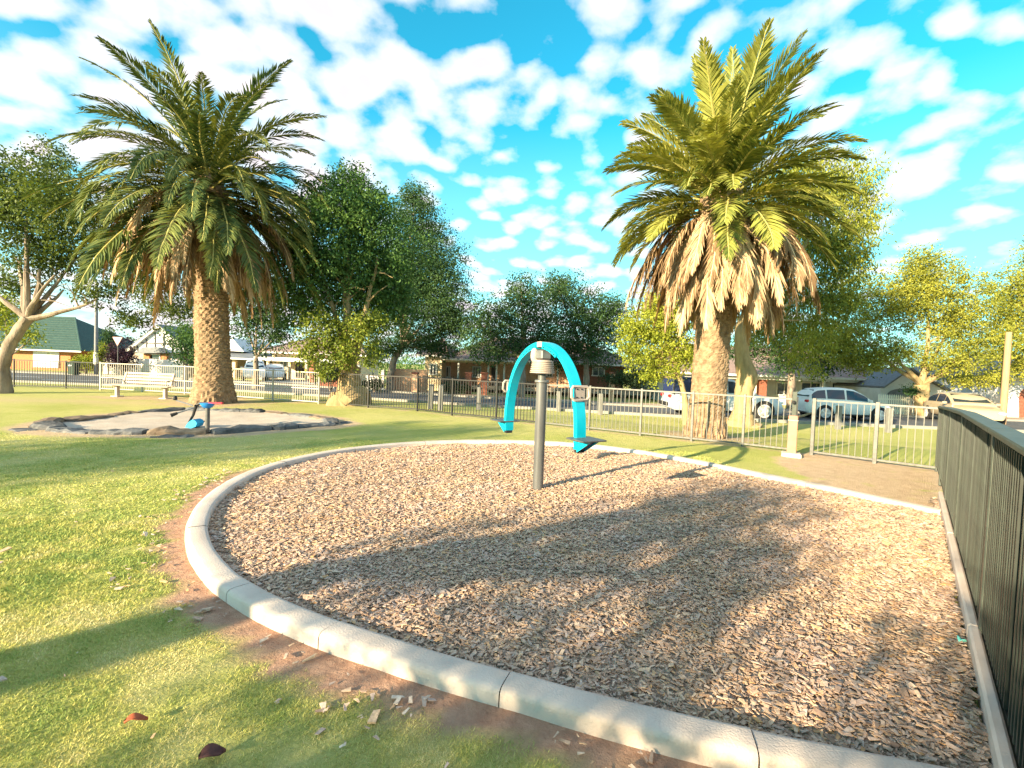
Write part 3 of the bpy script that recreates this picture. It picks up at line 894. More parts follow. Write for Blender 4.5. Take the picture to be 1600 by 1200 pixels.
mb.obj('head_block', MAT['zinc'], sp)
RR, ZB, ZT = .84, .80, 1.965
def arch(a): return RR * math.sin(a) ** 1.0, ZB + (ZT - ZB) * (math.cos(a) ** .86 if math.cos(a) > 1e-4 else 0)
def band(a0, a1, w, th, n=40, off=0.0):
    V = []; 
    for k in range(n + 1):
        a = a0 + (a1 - a0) * k / n
        r, z = arch(abs(a)); sg = 1 if a >= 0 else -1; r *= sg
        da = 1e-3; aa = max(-PI / 2 + 2e-3, min(PI / 2 - 2e-3, a))
        r1, z1 = arch(abs(aa + da)); r1 *= 1 if aa + da >= 0 else -1
        r2, z2 = arch(abs(aa - da)); r2 *= 1 if aa - da >= 0 else -1
        t = Vector((r1 - r2, z1 - z2)).normalized(); nn = Vector((-t.y, t.x))
        ww = w * (1 + .12 * min(1, abs(a) / 1.4))
        for (q, d) in ((-1, -.5), (-1, .5), (1, .5), (1, -.5)):
            rr_, zz_ = r + nn.x * (d * th + off), z + nn.y * (d * th + off)
            V.append(tuple(S(rr_, q * ww / 2, zz_)))
    mb = MB(); mb.v = V
    for k in range(n):
        for c in range(4):
            d = (c + 1) % 4
            mb.f.append((k * 4 + c, k * 4 + d, k * 4 + 4 + d, k * 4 + 4 + c))
    mb.f += [(3, 2, 1, 0), tuple(n * 4 + c for c in range(4))]
    return mb
for sgn in (1, -1):
    arm = band(.06 * sgn, sgn * (PI / 2 - .002), .118, .062).obj('arm', MAT['teal'], sp)
    arm2 = MB()
    arm2.bar(S(sgn * RR, 0, ZB + .03), S(sgn * RR, 0, ZB - .075), .128, .062, up=E_); arm2.obj('arm_foot', MAT['teal'], arm)
    MB().bar(S(sgn * RR, 0, ZB - .073), S(sgn * RR, 0, ZB - .115), .10, .058, up=E_).obj('rubber_foot', MAT['rubber'], arm)
    # stiffening cheek plates near the top with bolts
    band(.10 * sgn, .52 * sgn, .15, .05, 14, -.03).obj('cheek_plate', MAT['teal'], arm)
    for a in (.16, .26, .36, .46):
        r, z = arch(a)
        mb = MB()
        for q in (-1, 1):
            mb.lathe([(.010, 0), (.010, .008), (.0, .010)], 8); 
            for j in range(len(mb.v) - 24, len(mb.v)):
                v = mb.v[j]; mb.v[j] = tuple(S(sgn * r * .96 + v[0], q * (.075 + v[2]), z - .03 + v[1]))
        mb.obj('bolt', MAT['bolt'], arm)
    # footrest with triangular bracket
    zf = ZB + .055
    o = MB().box(tuple(S(sgn * (RR + .12), 0, zf)), (.32, .34, .018), Matrix((E_, Q_, Z_)).transposed(), .004).obj('footrest', MAT['galv'], sp)
    for q in (-.055, .055):
        MB().prism([(RR + .03, zf - .012), (RR + .27, zf - .012), (RR + .03, zf - .16)], q - .006, q + .006, lambda a_, b_, w: S(sgn * a_, w, b_)).obj('bracket', MAT['teal'], o)
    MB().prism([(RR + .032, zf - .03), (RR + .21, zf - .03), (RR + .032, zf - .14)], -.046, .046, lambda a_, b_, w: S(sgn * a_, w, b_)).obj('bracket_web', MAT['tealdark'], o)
    # handle plate on the outer face
    ah = 1.0; r, z = arch(ah)
    zc_ = 1.375; rc = RR * math.sin(math.acos(((zc_ - ZB) / (ZT - ZB)) ** (1 / .86))) + .05
    hw, hh = .128, .078
    out = [(-hw, -hh * .55), (-hw * .72, -hh), (hw * .72, -hh), (hw, -hh * .55), (hw, hh * .55), (hw * .8, hh), (-hw * .8, hh), (-hw, hh * .55)]
    ring = MB(); pts = [S(sgn * (rc + .012 - .25 * q2 * .3), q1, zc_ + q2) for (q1, q2) in out]
    ring.tube(pts + [pts[0], pts[1]], .017, 8); ho = ring.obj('handle', MAT['beige'], sp, True)
    MB().box(tuple(S(sgn * rc, 0, zc_)), (.022, .15, .135), Matrix((E_, Q_, Z_)).transposed(), .006).obj('handle_plate', MAT['beige'], ho)
    for q1 in (-.045, .02):
        for q2 in (-.048, .048):
            MB().box(tuple(S(sgn * (rc + .014), q1, zc_ + q2)), (.012, .022, .016), Matrix((E_, Q_, Z_)).transposed(), .004).obj('bolt', MAT['bolt'], ho)
band(-.065, .065, .126, .070, 6).obj('apex_joint', MAT['beige'], sp)
mb = MB(); b0 = len(mb.v); mb.lathe([(.0, 0), (.055, .001), (.06, .006), (.06, .016), (.055, .02), (.0, .021)], 20)
dirq = (-Q_ if (-Q_).y < 0 else Q_)
mb.v = [tuple(S(-.17, 0, 1.82) + Vector((-.25, -.97, 0)).normalized() * (v[2] + .10) + Vector((.97, -.25, 0)).normalized() * v[0] * .8 + Z_ * v[1] * 1.6) for v in mb.v]
mb.obj('cap_disc', MAT['beige'], sp, True)

# ================================================================== fences
def fence(pts, mat, label, h=1.2, post=.05, spacing=.105, midrail=False, picket=.016, postmat=None, railw=.036, group=None):
    root = empty('fence', pts[0], label=label, cat='fence', group=group)
    o0 = pts[0]
    pm = MB().box((0, 0, (h - .14) / 2 + .08), (picket, picket, h - .12)).mesh('picket', mat)
    pom = MB().box((0, 0, h / 2), (post, post, h + .06), None, .006).mesh('post', postmat or mat)
    for a, b in zip(pts[:-1], pts[1:]):
        d = b - a; L = d.length; rz = math.atan2(d.y, d.x)
        link('post', pom, root, a - o0, (0, 0, rz))
        za, zb_ = a.z - o0.z, b.z - o0.z
        for z in [.075, h - .02] + ([h * .47] if midrail else []):
            MB().bar(a - o0 + Vector((0, 0, z)), b - o0 + Vector((0, 0, z)), railw, railw).obj('rail', mat, root)
        n = int(L / spacing)
        for k in range(1, n):
            link('picket', pm, root, a - o0 + d * (k / n), (0, 0, rz))
    link('post', pom, root, pts[-1] - o0, (0, 0, 0))
    return root
fence(FENCE[0:4], MAT['black'], 'black tubular picket fence beside the leaning grey-barked tree')
fence(FENCE[3:9], MAT['glintfence'], 'tubular fence with a middle rail behind the bench and palm, whitened as by sun glint', midrail=True, post=.06, picket=.0135)
fence(FENCE[8:14], MAT['black'], 'black tubular picket fence behind the teal spinner', post=.055)
fence(FENCE[13:18] + [G(1240, 707.5)], MAT['galv'], 'galvanised tubular fence in front of the thick pale palm trunk', post=.055, picket=.0125)
gate = fence([G(1268, 711), FENCE[-2], FENCE[-1]], MAT['galv'], 'galvanised tubular gate between the pink pillar and the green fence', post=.07, picket=.0125)
gate.name = 'gate'; gate['category'] = 'gate'

# green ribbed fence
gfo = empty('green_fence', gf(0), label='dark green ribbed metal fence along the bark bed', cat='fence')
ang = math.atan2(GF_D[1], GF_D[0])
def gfl(s, n, z): return gf(s, n, z) - gf(0)
def gtop(s): return float(np.interp(s, [0, 2.0, 5.5, 13], [1.20, 1.27, 1.36, 1.385]))
posts = [0.0, 1.6, 3.35, 5.3, 7.7, 10.1, 12.5]
ribm = {}
for a, b in zip(posts[:-1], posts[1:]):
    za, zb_ = gtop(a), gtop(b)
    mb = MB()
    mb.prism([(a + .03, .10), (b - .03, .10), (b - .03, zb_ - .05), (a + .03, za - .05)], -.014, -.002, lambda p, q, w: gfl(p, w, q))
    mb.obj('panel', MAT['green'], gfo)
    mb = MB(); mb.bar(gfl(a + .0, -.004, za), gfl(b - .0, -.004, zb_), .13, .035, bev=.008); mb.obj('cap_rail', MAT['greencap'], gfo)
    mb = MB(); mb.bar(gfl(a + .03, .004, .12), gfl(b - .03, .004, .12), .04, .05); mb.obj('bottom_rail', MAT['green'], gfo)
    n = int((b - a) / .070)
    for k in range(1, n):
        if random.random() < .07: continue
        s_ = a + (b - a) * k / n
        hz_ = round(gtop(s_) - .04, 2)
        if hz_ not in ribm:
            ribm[hz_] = MB().box((0, 0, (hz_ - .15) / 2 + .15), (.024, .036, hz_ - .15)).mesh('rib', MAT['greenrib'])
        link('rib', ribm[hz_], gfo, gfl(s_, .012, 0), (0, 0, ang + random.uniform(-.03, .03)))
for s_ in posts:
    MB().box(gfl(s_, .008, gtop(s_) / 2 + .01), (.075, .06, gtop(s_)), Matrix.Rotation(ang, 3, 'Z'), .006).obj('post', MAT['greenpost'], gfo)
pl = empty('fence_plinth', gf(3.0, .06), label='low grey concrete plinth strip along the foot of the green fence', cat='plinth')
for a in np.arange(2.9, 11.0, 2.4):
    MB().bar(gf(a, .058, .05) - gf(3.0, .06), gf(a + 2.394, .058, .05) - gf(3.0, .06), .055, .17, bev=.012).obj('plinth_section', MAT['concrete'], pl)

# pink gate pillar
pb = G(1236, 713)
pp = empty('gate_pillar', pb, label='short pink square pillar with a latch beside the gate', cat='pillar')
MB().box((0, 0, .03), (.36, .36, .10), Matrix.Rotation(-.5, 3, 'Z'), .02).obj('footing', MAT['concrete'], pp)
MB().box((0, 0, .45), (.17, .17, .82), Matrix.Rotation(-.5, 3, 'Z'), .012).obj('shaft', MAT['pink'], pp)
MB().box((0, 0, .76), (.185, .185, .03), Matrix.Rotation(-.5, 3, 'Z'), .006).obj('band', MAT['beige'], pp)
MB().box((.02, .02, 1.10), (.085, .085, .52), Matrix.Rotation(-.5, 3, 'Z'), .006).obj('upper_post', MAT['greenpost'], pp)
MB().box((-.04, -.06, 1.14), (.05, .05, .07), None, .01).obj('latch', MAT['rubber'], pp)

# timber bollards on the verge
bom = MB().box((0, 0, .43), (.17, .17, 1.0), None, .015).mesh('bollard', MAT['bollard'])
for px, py, lab in [(672, 639, 'one of two close-set grey timber bollards behind the black fence'), (688, 641, 'one of two close-set grey timber bollards behind the black fence'),
                    (748, 640, 'single timber bollard behind the black fence, in line with the brick piers'), (872, 643, 'timber bollard on the verge behind the spinner post'),
                    (938, 648, 'timber bollard on the verge in front of the long dark hedge'), (1069, 656, 'timber bollard beside the tail of the silver utility'),
                    (1309, 671, 'timber bollard beside the doors of the white four-wheel drive'), (1388, 676, 'timber bollard beside the front bumper of the white four-wheel drive')]:
    p = GG(px, py)
    link('bollard', bom, None, p, (random.uniform(-.02, .02), random.uniform(-.02, .02), random.uniform(-.2, .2)), label=lab, cat='bollard', group='timber bollards along the verge')

# ================================================================== bench
bl, br = G(184, 619.5), G(259, 623)
bd = (br - bl); ba = math.atan2(bd.y, bd.x)
be = empty('park_bench', (bl + br) / 2, ba, label='cream slatted park bench standing by the white fence', cat='bench')
LB = bd.length * 1.32
def bs(name, c, d, rx=0, mat='bench'):
    return MB().box(c, d, Matrix.Rotation(rx, 3, 'X'), .008).obj(name, MAT[mat], be)
for k in range(4): bs('seat_slat', (0, -.24 + k * .115, .45 + .004 * k), (LB, .085, .035))
for k in range(4): bs('back_slat', (0, .26 + k * .040, .55 + k * .115), (LB * .80, .035, .080), -.33)
for sx in (-1, 1):
    bs('leg', (sx * bd.length / 2, -.02, .20), (.10, .13, .46))
    bs('foot_plate', (sx * bd.length / 2, -.02, .015), (.28, .30, .04), 0, 'concrete')
    bs('seat_bracket', (sx * bd.length / 2, -.03, .415), (.07, .46, .035))
    MB().bar((sx * bd.length / 2, .19, .42), (sx * bd.length / 2, .37, .93), .06, .03).obj('back_bracket', MAT['bench'], be)
    MB().tube([(sx * LB * .46, .24, .62), (sx * LB * .46, .0, .68), (sx * LB * .46, -.22, .66), (sx * LB * .46, -.25, .48)], .02, 8).obj('armrest', MAT['bench'], be, True)

# ================================================================== palms
def frond_mesh(elev, L, droop, W, seed, mat, rmat, nl=78, dead=False, fold=.25):
    rr = np.random.default_rng(seed)
    K = 16
    ts = np.linspace(0, 1, K + 1)
    ang_ = R(elev) - R(droop) * ts ** (.55 if dead else 1.4)
    ds = L / K
    X = np.r_[0, np.cumsum(np.cos((ang_[1:] + ang_[:-1]) / 2) * ds)]; Zs = np.r_[0, np.cumsum(np.sin((ang_[1:] + ang_[:-1]) / 2) * ds)]
    side = np.cumsum(rr.normal(0, .012, K + 1)) * L * .3
    twist = rr.uniform(-.5, .5)
    t = np.repeat(np.linspace(.10, .995, nl), 2) + rr.uniform(-.004, .004, nl * 2)
    sg = np.tile([1, -1], nl)
    px_, pz_, py_ = np.interp(t, ts, X), np.interp(t, ts, Zs), np.interp(t, ts, side)
    a = np.interp(t, ts, ang_)
    T = np.c_[np.cos(a), np.zeros_like(a), np.sin(a)]; N = np.c_[-np.sin(a), np.zeros_like(a), np.cos(a)]
    B = np.tile([0., 1., 0.], (len(t), 1))
    tw = twist * t
    N2 = N * np.cos(tw)[:, None] + B * np.sin(tw)[:, None]; B2 = B * np.cos(tw)[:, None] - N * np.sin(tw)[:, None]
    l = W * np.clip(np.minimum(.35 + 2.2 * t, 1) * np.minimum(1, .22 + (1 - t) * 2.6), .1, 1) * rr.uniform(.8, 1.12, len(t))
    spread = (.95 - .45 * t) * rr.uniform(.85, 1.15, len(t))
    if dead:
        spread = spread * rr.uniform(.35, .8, len(t)); up = rr.normal(-.1, .3, len(t))
        if rr.random() < .8: l *= np.where(rr.random(len(t)) < .25, .3, 1)
    else:
        up = fold + rr.normal(0, .16, len(t))
    D = T * np.cos(spread)[:, None] + (B2 * sg[:, None] + N2 * up[:, None]) * np.sin(spread)[:, None]
    D /= np.linalg.norm(D, axis=1)[:, None]
    base = np.c_[px_, py_, pz_]
    w = .020 + .012 * np.sin(PI * t)
    tip = base + D * l[:, None] + np.c_[np.zeros_like(t), np.zeros_like(t), -.16 * l * (2.0 if dead else 1)]
    mid = base + D * (l * .45)[:, None]
    Wv = np.cross(D, N2); Wv /= np.linalg.norm(Wv, axis=1)[:, None] + 1e-9
    V = np.stack([base, mid + Wv * w[:, None], tip, mid - Wv * w[:, None]], 1).reshape(-1, 3)
    Fc = np.arange(len(V)).reshape(-1, 4)
    lv = np.repeat(np.clip(rr.normal(.4, .22, len(t)), 0, 1), 4)
    # rib: three-sided tapering rod
    rv = []
    for k in range(K + 1):
        wd = (.05 if k < 2 else .034) * (1 - .85 * ts[k]) + .005
        Tn = np.array([-math.sin(ang_[k]), 0, math.cos(ang_[k])])
        c = np.array([X[k], side[k], Zs[k]])
        rv += [c + [0, wd, 0], c + Tn * wd * .5, c - [0, wd, 0], c - Tn * wd * .7]
    b0 = len(V); V = np.vstack([V, rv]); lv = np.r_[lv, np.full(len(rv), .9)]
    rf = [(b0 + k * 4 + c, b0 + k * 4 + (c + 1) % 4, b0 + k * 4 + 4 + (c + 1) % 4, b0 + k * 4 + 4 + c) for k in range(K) for c in range(4)]
    Fall = np.vstack([Fc, rf])
    me = np_mesh('frond', V, Fall, mat, False, {'lv': lv})
    me.materials.append(rmat)
    mi = np.zeros(len(Fall), dtype=np.int32); mi[len(Fc):] = 1
    me.polygons.foreach_set('material_index', mi)
    return me

def palm_trunk(h, r_base, r_mid, r_top, lean, seed, flare=1.0, rough=1.0):
    n, rows = 64, int(h / .032)
    rr = np.random.default_rng(seed)
    t = np.linspace(0, 1, rows + 1)
    rad = np.interp(t, [0, .035, .10, .22, .55, .85, .95, 1.0], [r_base * flare, r_base * .97, r_base * .82, r_mid * 1.04, r_mid, r_mid * 1.04, r_top, r_top * .9])
    th = np.linspace(0, 2 * PI, n, endpoint=False)
    TH, T = np.meshgrid(th, t)
    Z = T * h
    rowh = .115
    row = np.floor(Z / rowh)
    fr = Z / rowh - row
    nb = 18
    ph = (TH / (2 * PI) * nb + row * .5) % 1.0
    scale_ = (1 - np.abs(ph - .5) * 1.6) * (.3 + .7 * fr)              # overlapping leaf-scar lips
    hsh = np.sin(row * 12.9898 + np.floor(TH / (2 * PI) * nb + row * .5) * 78.233) * 43758.5453; hsh = hsh - np.floor(hsh)
    amp = .05 * rough * np.clip(.35 + 1.3 * T, .35, 1.2) * (.4 + .9 * hsh)
    lowb = np.clip(1 - Z / .7, 0, 1) * .05 * np.sin(TH * 17 + Z * 9 + 3 * np.sin(TH * 5))
    Rr = rad[:, None] * (1 + .03 * np.sin(TH * 3 + Z * .8) + .02 * np.sin(TH * 5 - Z)) + amp * scale_ + lowb + rr.normal(0, .006, TH.shape)
    cx = lean[0] * T ** 1.3 * h; cy_ = lean[1] * T ** 1.3 * h
    V = np.c_[(cx + Rr * np.cos(TH)).ravel(), (cy_ + Rr * np.sin(TH)).ravel(), (Z - .12).ravel()]
    i = (np.arange(rows)[:, None] * n + np.arange(n)[None, :]); j = (np.arange(rows)[:, None] * n + (np.arange(n)[None, :] + 1) % n)
    Fc = np.stack([i, j, j + n, i + n], -1).reshape(-1, 4)
    return np_mesh('trunk', V, Fc, MAT['bark_palm'], False)

def palm(base, label, h, radii, L, nlive, ndead, lean, seed, W=.5, mat='frond', emin=-38, deadL=.72, flare=1.0, rough=1.0, dead_out=30, emax=84, pw=.75, low_len=.22, dead_drop=.55, arching=1.0):
    root = empty('palm_tree', base, label=label, cat='palm')
    link('trunk', palm_trunk(h, *radii, lean, seed, flare, rough), root)
    rr = random.Random(seed)
    top = Vector((lean[0] * h, lean[1] * h, h - .12))
    # swollen head of old leaf bases
    mb = MB(); mb.lathe([(radii[2] * .9, -.9), (radii[2] * 1.12, -.5), (radii[2] * 1.05, -.1), (radii[2] * .6, .35), (.05, .6)], 20, tuple(top))
    mb.obj('crown_shaft', MAT['bark_palm'], root, True)
    lib = {}
    for i in range(nlive):
        t = (i + .5) / nlive
        el = emax - (emax - emin) * t ** pw
        cl = round(el / 8) * 8; sd_ = rr.randrange(3)
        dr = float(np.interp(cl, [-40, -10, 25, 55, 85], [34, 54, 62, 44, 20])) * (arching if cl > 0 else 1) + rr.uniform(-6, 6)
        key = (cl, sd_)
        if key not in lib:
            lib[key] = frond_mesh(cl, L, dr, W, seed * 1000 + cl * 7 + sd_, LEAF[mat], MAT['rachis'])
        az = i * 2.39996 + rr.uniform(-.25, .25)
        rb = radii[2] * (.30 + .62 * t); zb_ = .42 - 1.05 * t
        s_ = rr.uniform(.86, 1.08) * (1 + low_len * max(0, t - .35)) * (1 + .16 * max(0, .35 - t) / .35)
        link('frond', lib[key], root, top + Vector((math.cos(az) * rb, math.sin(az) * rb, zb_)), (rr.uniform(-.15, .15), rr.uniform(-.09, .09), az), (s_, s_, s_))
    libd = {}
    for i in range(ndead):
        el = rr.choice([dead_out, dead_out - 25, dead_out - 45, dead_out - 60]); sd_ = rr.randrange(3); key = (el, sd_)
        if key not in libd:
            libd[key] = frond_mesh(el, L * deadL, 84 + el, W * .8, seed * 77 + el + sd_, LEAF['dead'], MAT['rachis_dead'], nl=64, dead=True)
        az = i * 2.39996 + rr.uniform(-.3, .3); rb = radii[2] * 1.0
        s_ = rr.uniform(.6, 1.1)
        link('dead_frond', libd[key], root, top + Vector((math.cos(az) * rb, math.sin(az) * rb, -.55 - rr.uniform(0, dead_drop))), (rr.uniform(-.1, .1), rr.uniform(-.06, .06), az), (s_, s_, s_))
    return root
hL = (629 - 268) / 73.0 * CAM_H
palm(PALM_L, 'tall date palm with wide drooping crown behind the stone sandpit', 7.75, (.72, .50, .56), 3.95, 126, 100, (-.035, 0), 3, W=.56, flare=1.15, rough=1.7, low_len=.5, arching=1.5, emax=76, emin=-34, deadL=.95, dead_drop=.9)
palm(PALM_R, 'stout date palm with a thick skirt of dead fronds outside the fence', 6.6, (.55, .42, .50), 2.85, 98, 190, (.012, .0), 5, W=.60, low_len=.0, mat='frond2', emin=-18, deadL=1.0, dead_out=10, rough=.7, emax=87, pw=.95)

# ================================================================== broadleaf trees
def leaf_cloud(blobs, size, dens, seed, droop=.15, clump=.32, per=24, wl=.5, gap=.12):
    """blobs: (centre, (rx, ry, rz)); leaf-sized faces gathered in clumps through the crown"""
    rr = np.random.default_rng(seed); VV = []; LV = []
    for (c, r) in blobs:
        c = np.array(c); r = np.array(r)
        area = (r[0] * r[2] + r[1] * r[2] + r[0] * r[1]) / 3
        nleaf = int(dens * area / (size * size) * (10.5 / max(wl, .4)))
        nc = max(4, nleaf // per)
        d = rr.normal(0, 1, (nc, 3)); d /= np.linalg.norm(d, axis=1)[:, None]
        rad = rr.random(nc) ** .45
        lump = 1 + .22 * np.sin(d[:, 0] * 5 + seed) * np.cos(d[:, 2] * 6 + d[:, 1] * 4)
        cc = c + d * (rad * lump)[:, None] * r
        cs = rr.uniform(.6, 1.4, nc) * clump
        k = np.repeat(np.arange(nc), per)
        k = k[rr.random(len(k)) > gap]
        off = rr.normal(0, 1, (len(k), 3)) * (cs[k] * .55)[:, None] * [1, 1, .75]
        p = cc[k] + off
        out = p - c; out /= np.linalg.norm(out, axis=1)[:, None] + 1e-6
        a = rr.normal(0, 1, (len(k), 3)) + out * .5 + np.array([0, 0, -droop * 4]); a /= np.linalg.norm(a, axis=1)[:, None]
        b = np.cross(a, rr.normal(0, 1, (len(k), 3)) + np.array([0, 0, .0])); b /= np.linalg.norm(b, axis=1)[:, None] + 1e-6
        s_ = size * rr.uniform(.6, 1.3, len(k))
        A = a * s_[:, None]; B = b * (s_ * wl * .5)[:, None]
        VV.append(np.stack([p, p + A * .45 + B, p + A, p + A * .45 - B], 1).reshape(-1, 3))
        LV.append(np.repeat(np.clip(rr.normal(.35, .2, len(k)) + (rr.random(nc) * .3 - .15)[k], 0, 1), 4))
    V = np.vstack(VV); lv = np.concatenate(LV)
    return V, lv
TRI = [0]
def tree(base, label, trunk_pts, trunk_r, blobs, leaf, size=.12, dens=2.3, seed=1, bark='bark_grey', limbs=None, fork=None, group=None, droop=.15, wl=.5, clump=.32, gap=.12, name='tree', cat='tree'):
    base = Vector(base)
    root = empty(name, base, label=label, cat=cat, group=group)
    rel = lambda p: Vector(p) - base
    random.seed(seed)
    pts = [rel(p) for p in trunk_pts]
    # resample the trunk for an uneven outline
    fine = []; fr = []
    for i in range(len(pts) - 1):
        for k in range(5):
            t = k / 5
            fine.append(pts[i].lerp(pts[i + 1], t) + Vector((random.uniform(-1, 1), random.uniform(-1, 1), 0)) * trunk_r[i] * .06); fr.append(trunk_r[i] * (1 - t) + trunk_r[i + 1] * t)
    fine.append(pts[-1]); fr.append(trunk_r[-1])
    MB().tube(fine, fr, 14, jit=.07).obj('trunk', MAT[bark], root, True)
    fk = pts[-1]; fr_ = trunk_r[-1]
    if limbs is None:
        limbs = []
        for (c, r) in blobs:
            limbs.append((rel(c), fr_ * random.uniform(.35, .6)))
    else:
        limbs = [(rel(p), r) for p, r in limbs]
    for e, r in limbs:
        mid = fk.lerp(e, .5) + Vector((random.uniform(-.2, .2), random.uniform(-.2, .2), -.10 * (e - fk).length + random.uniform(-.1, .25)))
        P_ = []; 
        for k in range(9):
            t = k / 8; P_.append((1 - t) ** 2 * fk + 2 * t * (1 - t) * mid + t * t * e + Vector((random.uniform(-1, 1), random.uniform(-1, 1), random.uniform(-1, 1))) * .035 * (e - fk).length * .3)
        lm = MB(); lm.tube(P_, [r * (1 - .8 * k / 8) + .01 for k in range(9)], 8, jit=.06)
        for _ in range(3):     # twigs
            k = random.randrange(4, 8); q = P_[k]
            d = Vector((random.uniform(-1, 1), random.uniform(-1, 1), random.uniform(-.2, .9))).normalized() * random.uniform(.5, 1.1)
            lm.tube([q, q + d * .5 + Vector((0, 0, .08)), q + d], [r * .3, r * .18, .008], 5)
        lm.obj('limb', MAT[bark], root, True)
    V, lv = leaf_cloud([(rel(c), r) for c, r in blobs], size, dens, seed, droop, clump, wl=wl, gap=gap)
    TRI[0] += len(V) // 2
    link('crown', np_mesh('crown', V, np.arange(len(V)).reshape(-1, 4), LEAF[leaf], False, {'lv': lv}), root)
    return root

def PB(px, py, rpx, Y, sq=(1, 1, 1), dy=0):
    Y2 = Y + dy
    r = rpx * Y2 / F_PX
    return (P(px, py, Y2), (r * sq[0], r * sq[1], r * sq[2]))

# leaning grey-barked tree beside the black fence
Y = 17.2; b = G(2, 614)
Y = b.y
tree(b, 'leaning grey-barked tree with spreading limbs beside the black fence', [b + Vector((0, 0, -.1)), P(3, 575, Y), P(14, 540, Y), P(32, 512, Y), P(44, 497, Y)], [.33, .21, .19, .185, .175],
     [PB(20, 330, 62, Y), PB(88, 312, 60, Y, dy=-1), PB(58, 395, 52, Y, dy=.6), PB(130, 385, 42, Y, dy=1), PB(-25, 290, 70, Y), PB(78, 250, 30, Y, dy=1.5), PB(165, 455, 30, Y, (1.2, 1, .8), .5), PB(205, 500, 24, Y, (1.3, 1, .7), .8),
      PB(125, 330, 40, Y, dy=1.5), PB(10, 445, 30, Y, (1, 1, .6), 1.0), PB(270, 480, 34, Y, (1.2, 1, .7), 5.5), PB(235, 440, 40, Y, (1, 1, .8), 5.5), PB(190, 400, 40, Y, (1, 1, .8), 4)], 'grey', .115, 2.1, 21,
     limbs=[(P(150, 468, Y), .11), (P(100, 452, Y + .5), .10), (P(62, 420, Y), .14), (P(85, 430, Y - .4), .10), (P(30, 400, Y + .5), .15), (P(-30, 440, Y), .12), (P(120, 400, Y + .8), .09), (P(40, 340, Y), .12)], bark='bark_grey')

# two big trees in the middle
b = GG(546, 632); Y = b.y
forked = tree(b, 'large forked tree with flared roots growing against the black fence', [b + Vector((0, 0, -.15)), b + Vector((0, 0, .12)), P(545, 605, Y), P(546, 582, Y), P(548, 574, Y)], [.95, .62, .42, .40, .38],
     [PB(540, 335, 62, Y), PB(590, 390, 70, Y, dy=.8), PB(555, 450, 75, Y, dy=1), PB(505, 415, 62, Y), PB(545, 290, 34, Y, dy=.5), PB(500, 320, 40, Y, dy=1), PB(470, 400, 48, Y, dy=1.2), PB(575, 330, 45, Y, dy=1), PB(600, 470, 50, Y, dy=1.5),
      PB(470, 470, 45, Y, dy=1)], 'mid', .12, 2.6, 22,
     limbs=[(P(512, 530, Y), .22), (P(580, 500, Y), .24), (P(540, 430, Y), .2), (P(500, 420, Y), .16), (P(590, 400, Y), .16), (P(545, 340, Y), .14), (P(505, 540, Y - .5), .08)], bark='bark_tan')
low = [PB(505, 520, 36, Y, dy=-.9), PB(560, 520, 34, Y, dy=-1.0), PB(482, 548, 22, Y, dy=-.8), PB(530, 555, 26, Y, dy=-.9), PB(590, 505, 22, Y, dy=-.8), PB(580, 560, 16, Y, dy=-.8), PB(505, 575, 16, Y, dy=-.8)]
V, lv = leaf_cloud([(c - b, r) for c, r in low], .12, 2.4, 122, clump=.28)  # low foliage gets its own lighter leaf colour in place of sunlight
link('lower_crown', np_mesh('lower_crown', V, np.arange(len(V)).reshape(-1, 4), LEAF['lime_sunlit'], False, {'lv': lv}), forked, label='low leaves of the forked tree, coloured lime-green as if in sun')
b = GG(611, 612); Y = b.y
tree(b, 'street tree with slender pale trunk across the verge by the salmon wall', [b + Vector((0, 0, -.1)), P(610, 590, Y), P(616, 560, Y), P(628, 540, Y)], [.34, .26, .22, .2],
     [PB(650, 345, 44, Y), PB(675, 410, 60, Y), PB(690, 470, 52, Y, dy=-.5), PB(635, 470, 55, Y), PB(648, 305, 22, Y), PB(620, 420, 50, Y), PB(710, 510, 34, Y, (1.1, 1, .8)), PB(650, 530, 36, Y, (1.3, 1, .6)), PB(600, 545, 26, Y, (1.2, 1, .7)), PB(690, 545, 24, Y, (1.4, 1, .6))],
     'dark', .15, 2.6, 23, bark='bark_grey', clump=.42)
# darker trees beyond the road
for px, py, bl_, sd_, lab in [
    (815, 622, [(790, 490, 40), (755, 505, 34), (830, 475, 34), (800, 535, 38), (760, 545, 30), (845, 520, 36), (815, 450, 22)], 24, 'dark street tree overhanging the verandah of the cream house'),
    (1235, 640, [(1200, 520, 38), (1255, 525, 42), (1310, 535, 36), (1160, 545, 28), (1225, 560, 30), (1285, 565, 28), (1345, 560, 24)], 35, 'dark street tree overhanging the parked white four-wheel drive'),
    (915, 622, [(880, 465, 40), (925, 490, 42), (955, 510, 32), (890, 520, 46), (930, 545, 36), (870, 445, 22), (960, 480, 26), (875, 555, 30)], 25, 'dark street tree shading the hedge behind the spinner')]:
    b = GG(px, py); Y = b.y
    tree(b, lab, [b + Vector((0, 0, -.1)), P(px + 2, 590, Y), P(px, 560, Y)], [.26, .2, .17], [PB(a, c, r, Y, (1.15, 1, .9)) for a, c, r in bl_], 'dark', .17, 2.1, sd_, clump=.5, gap=.2)
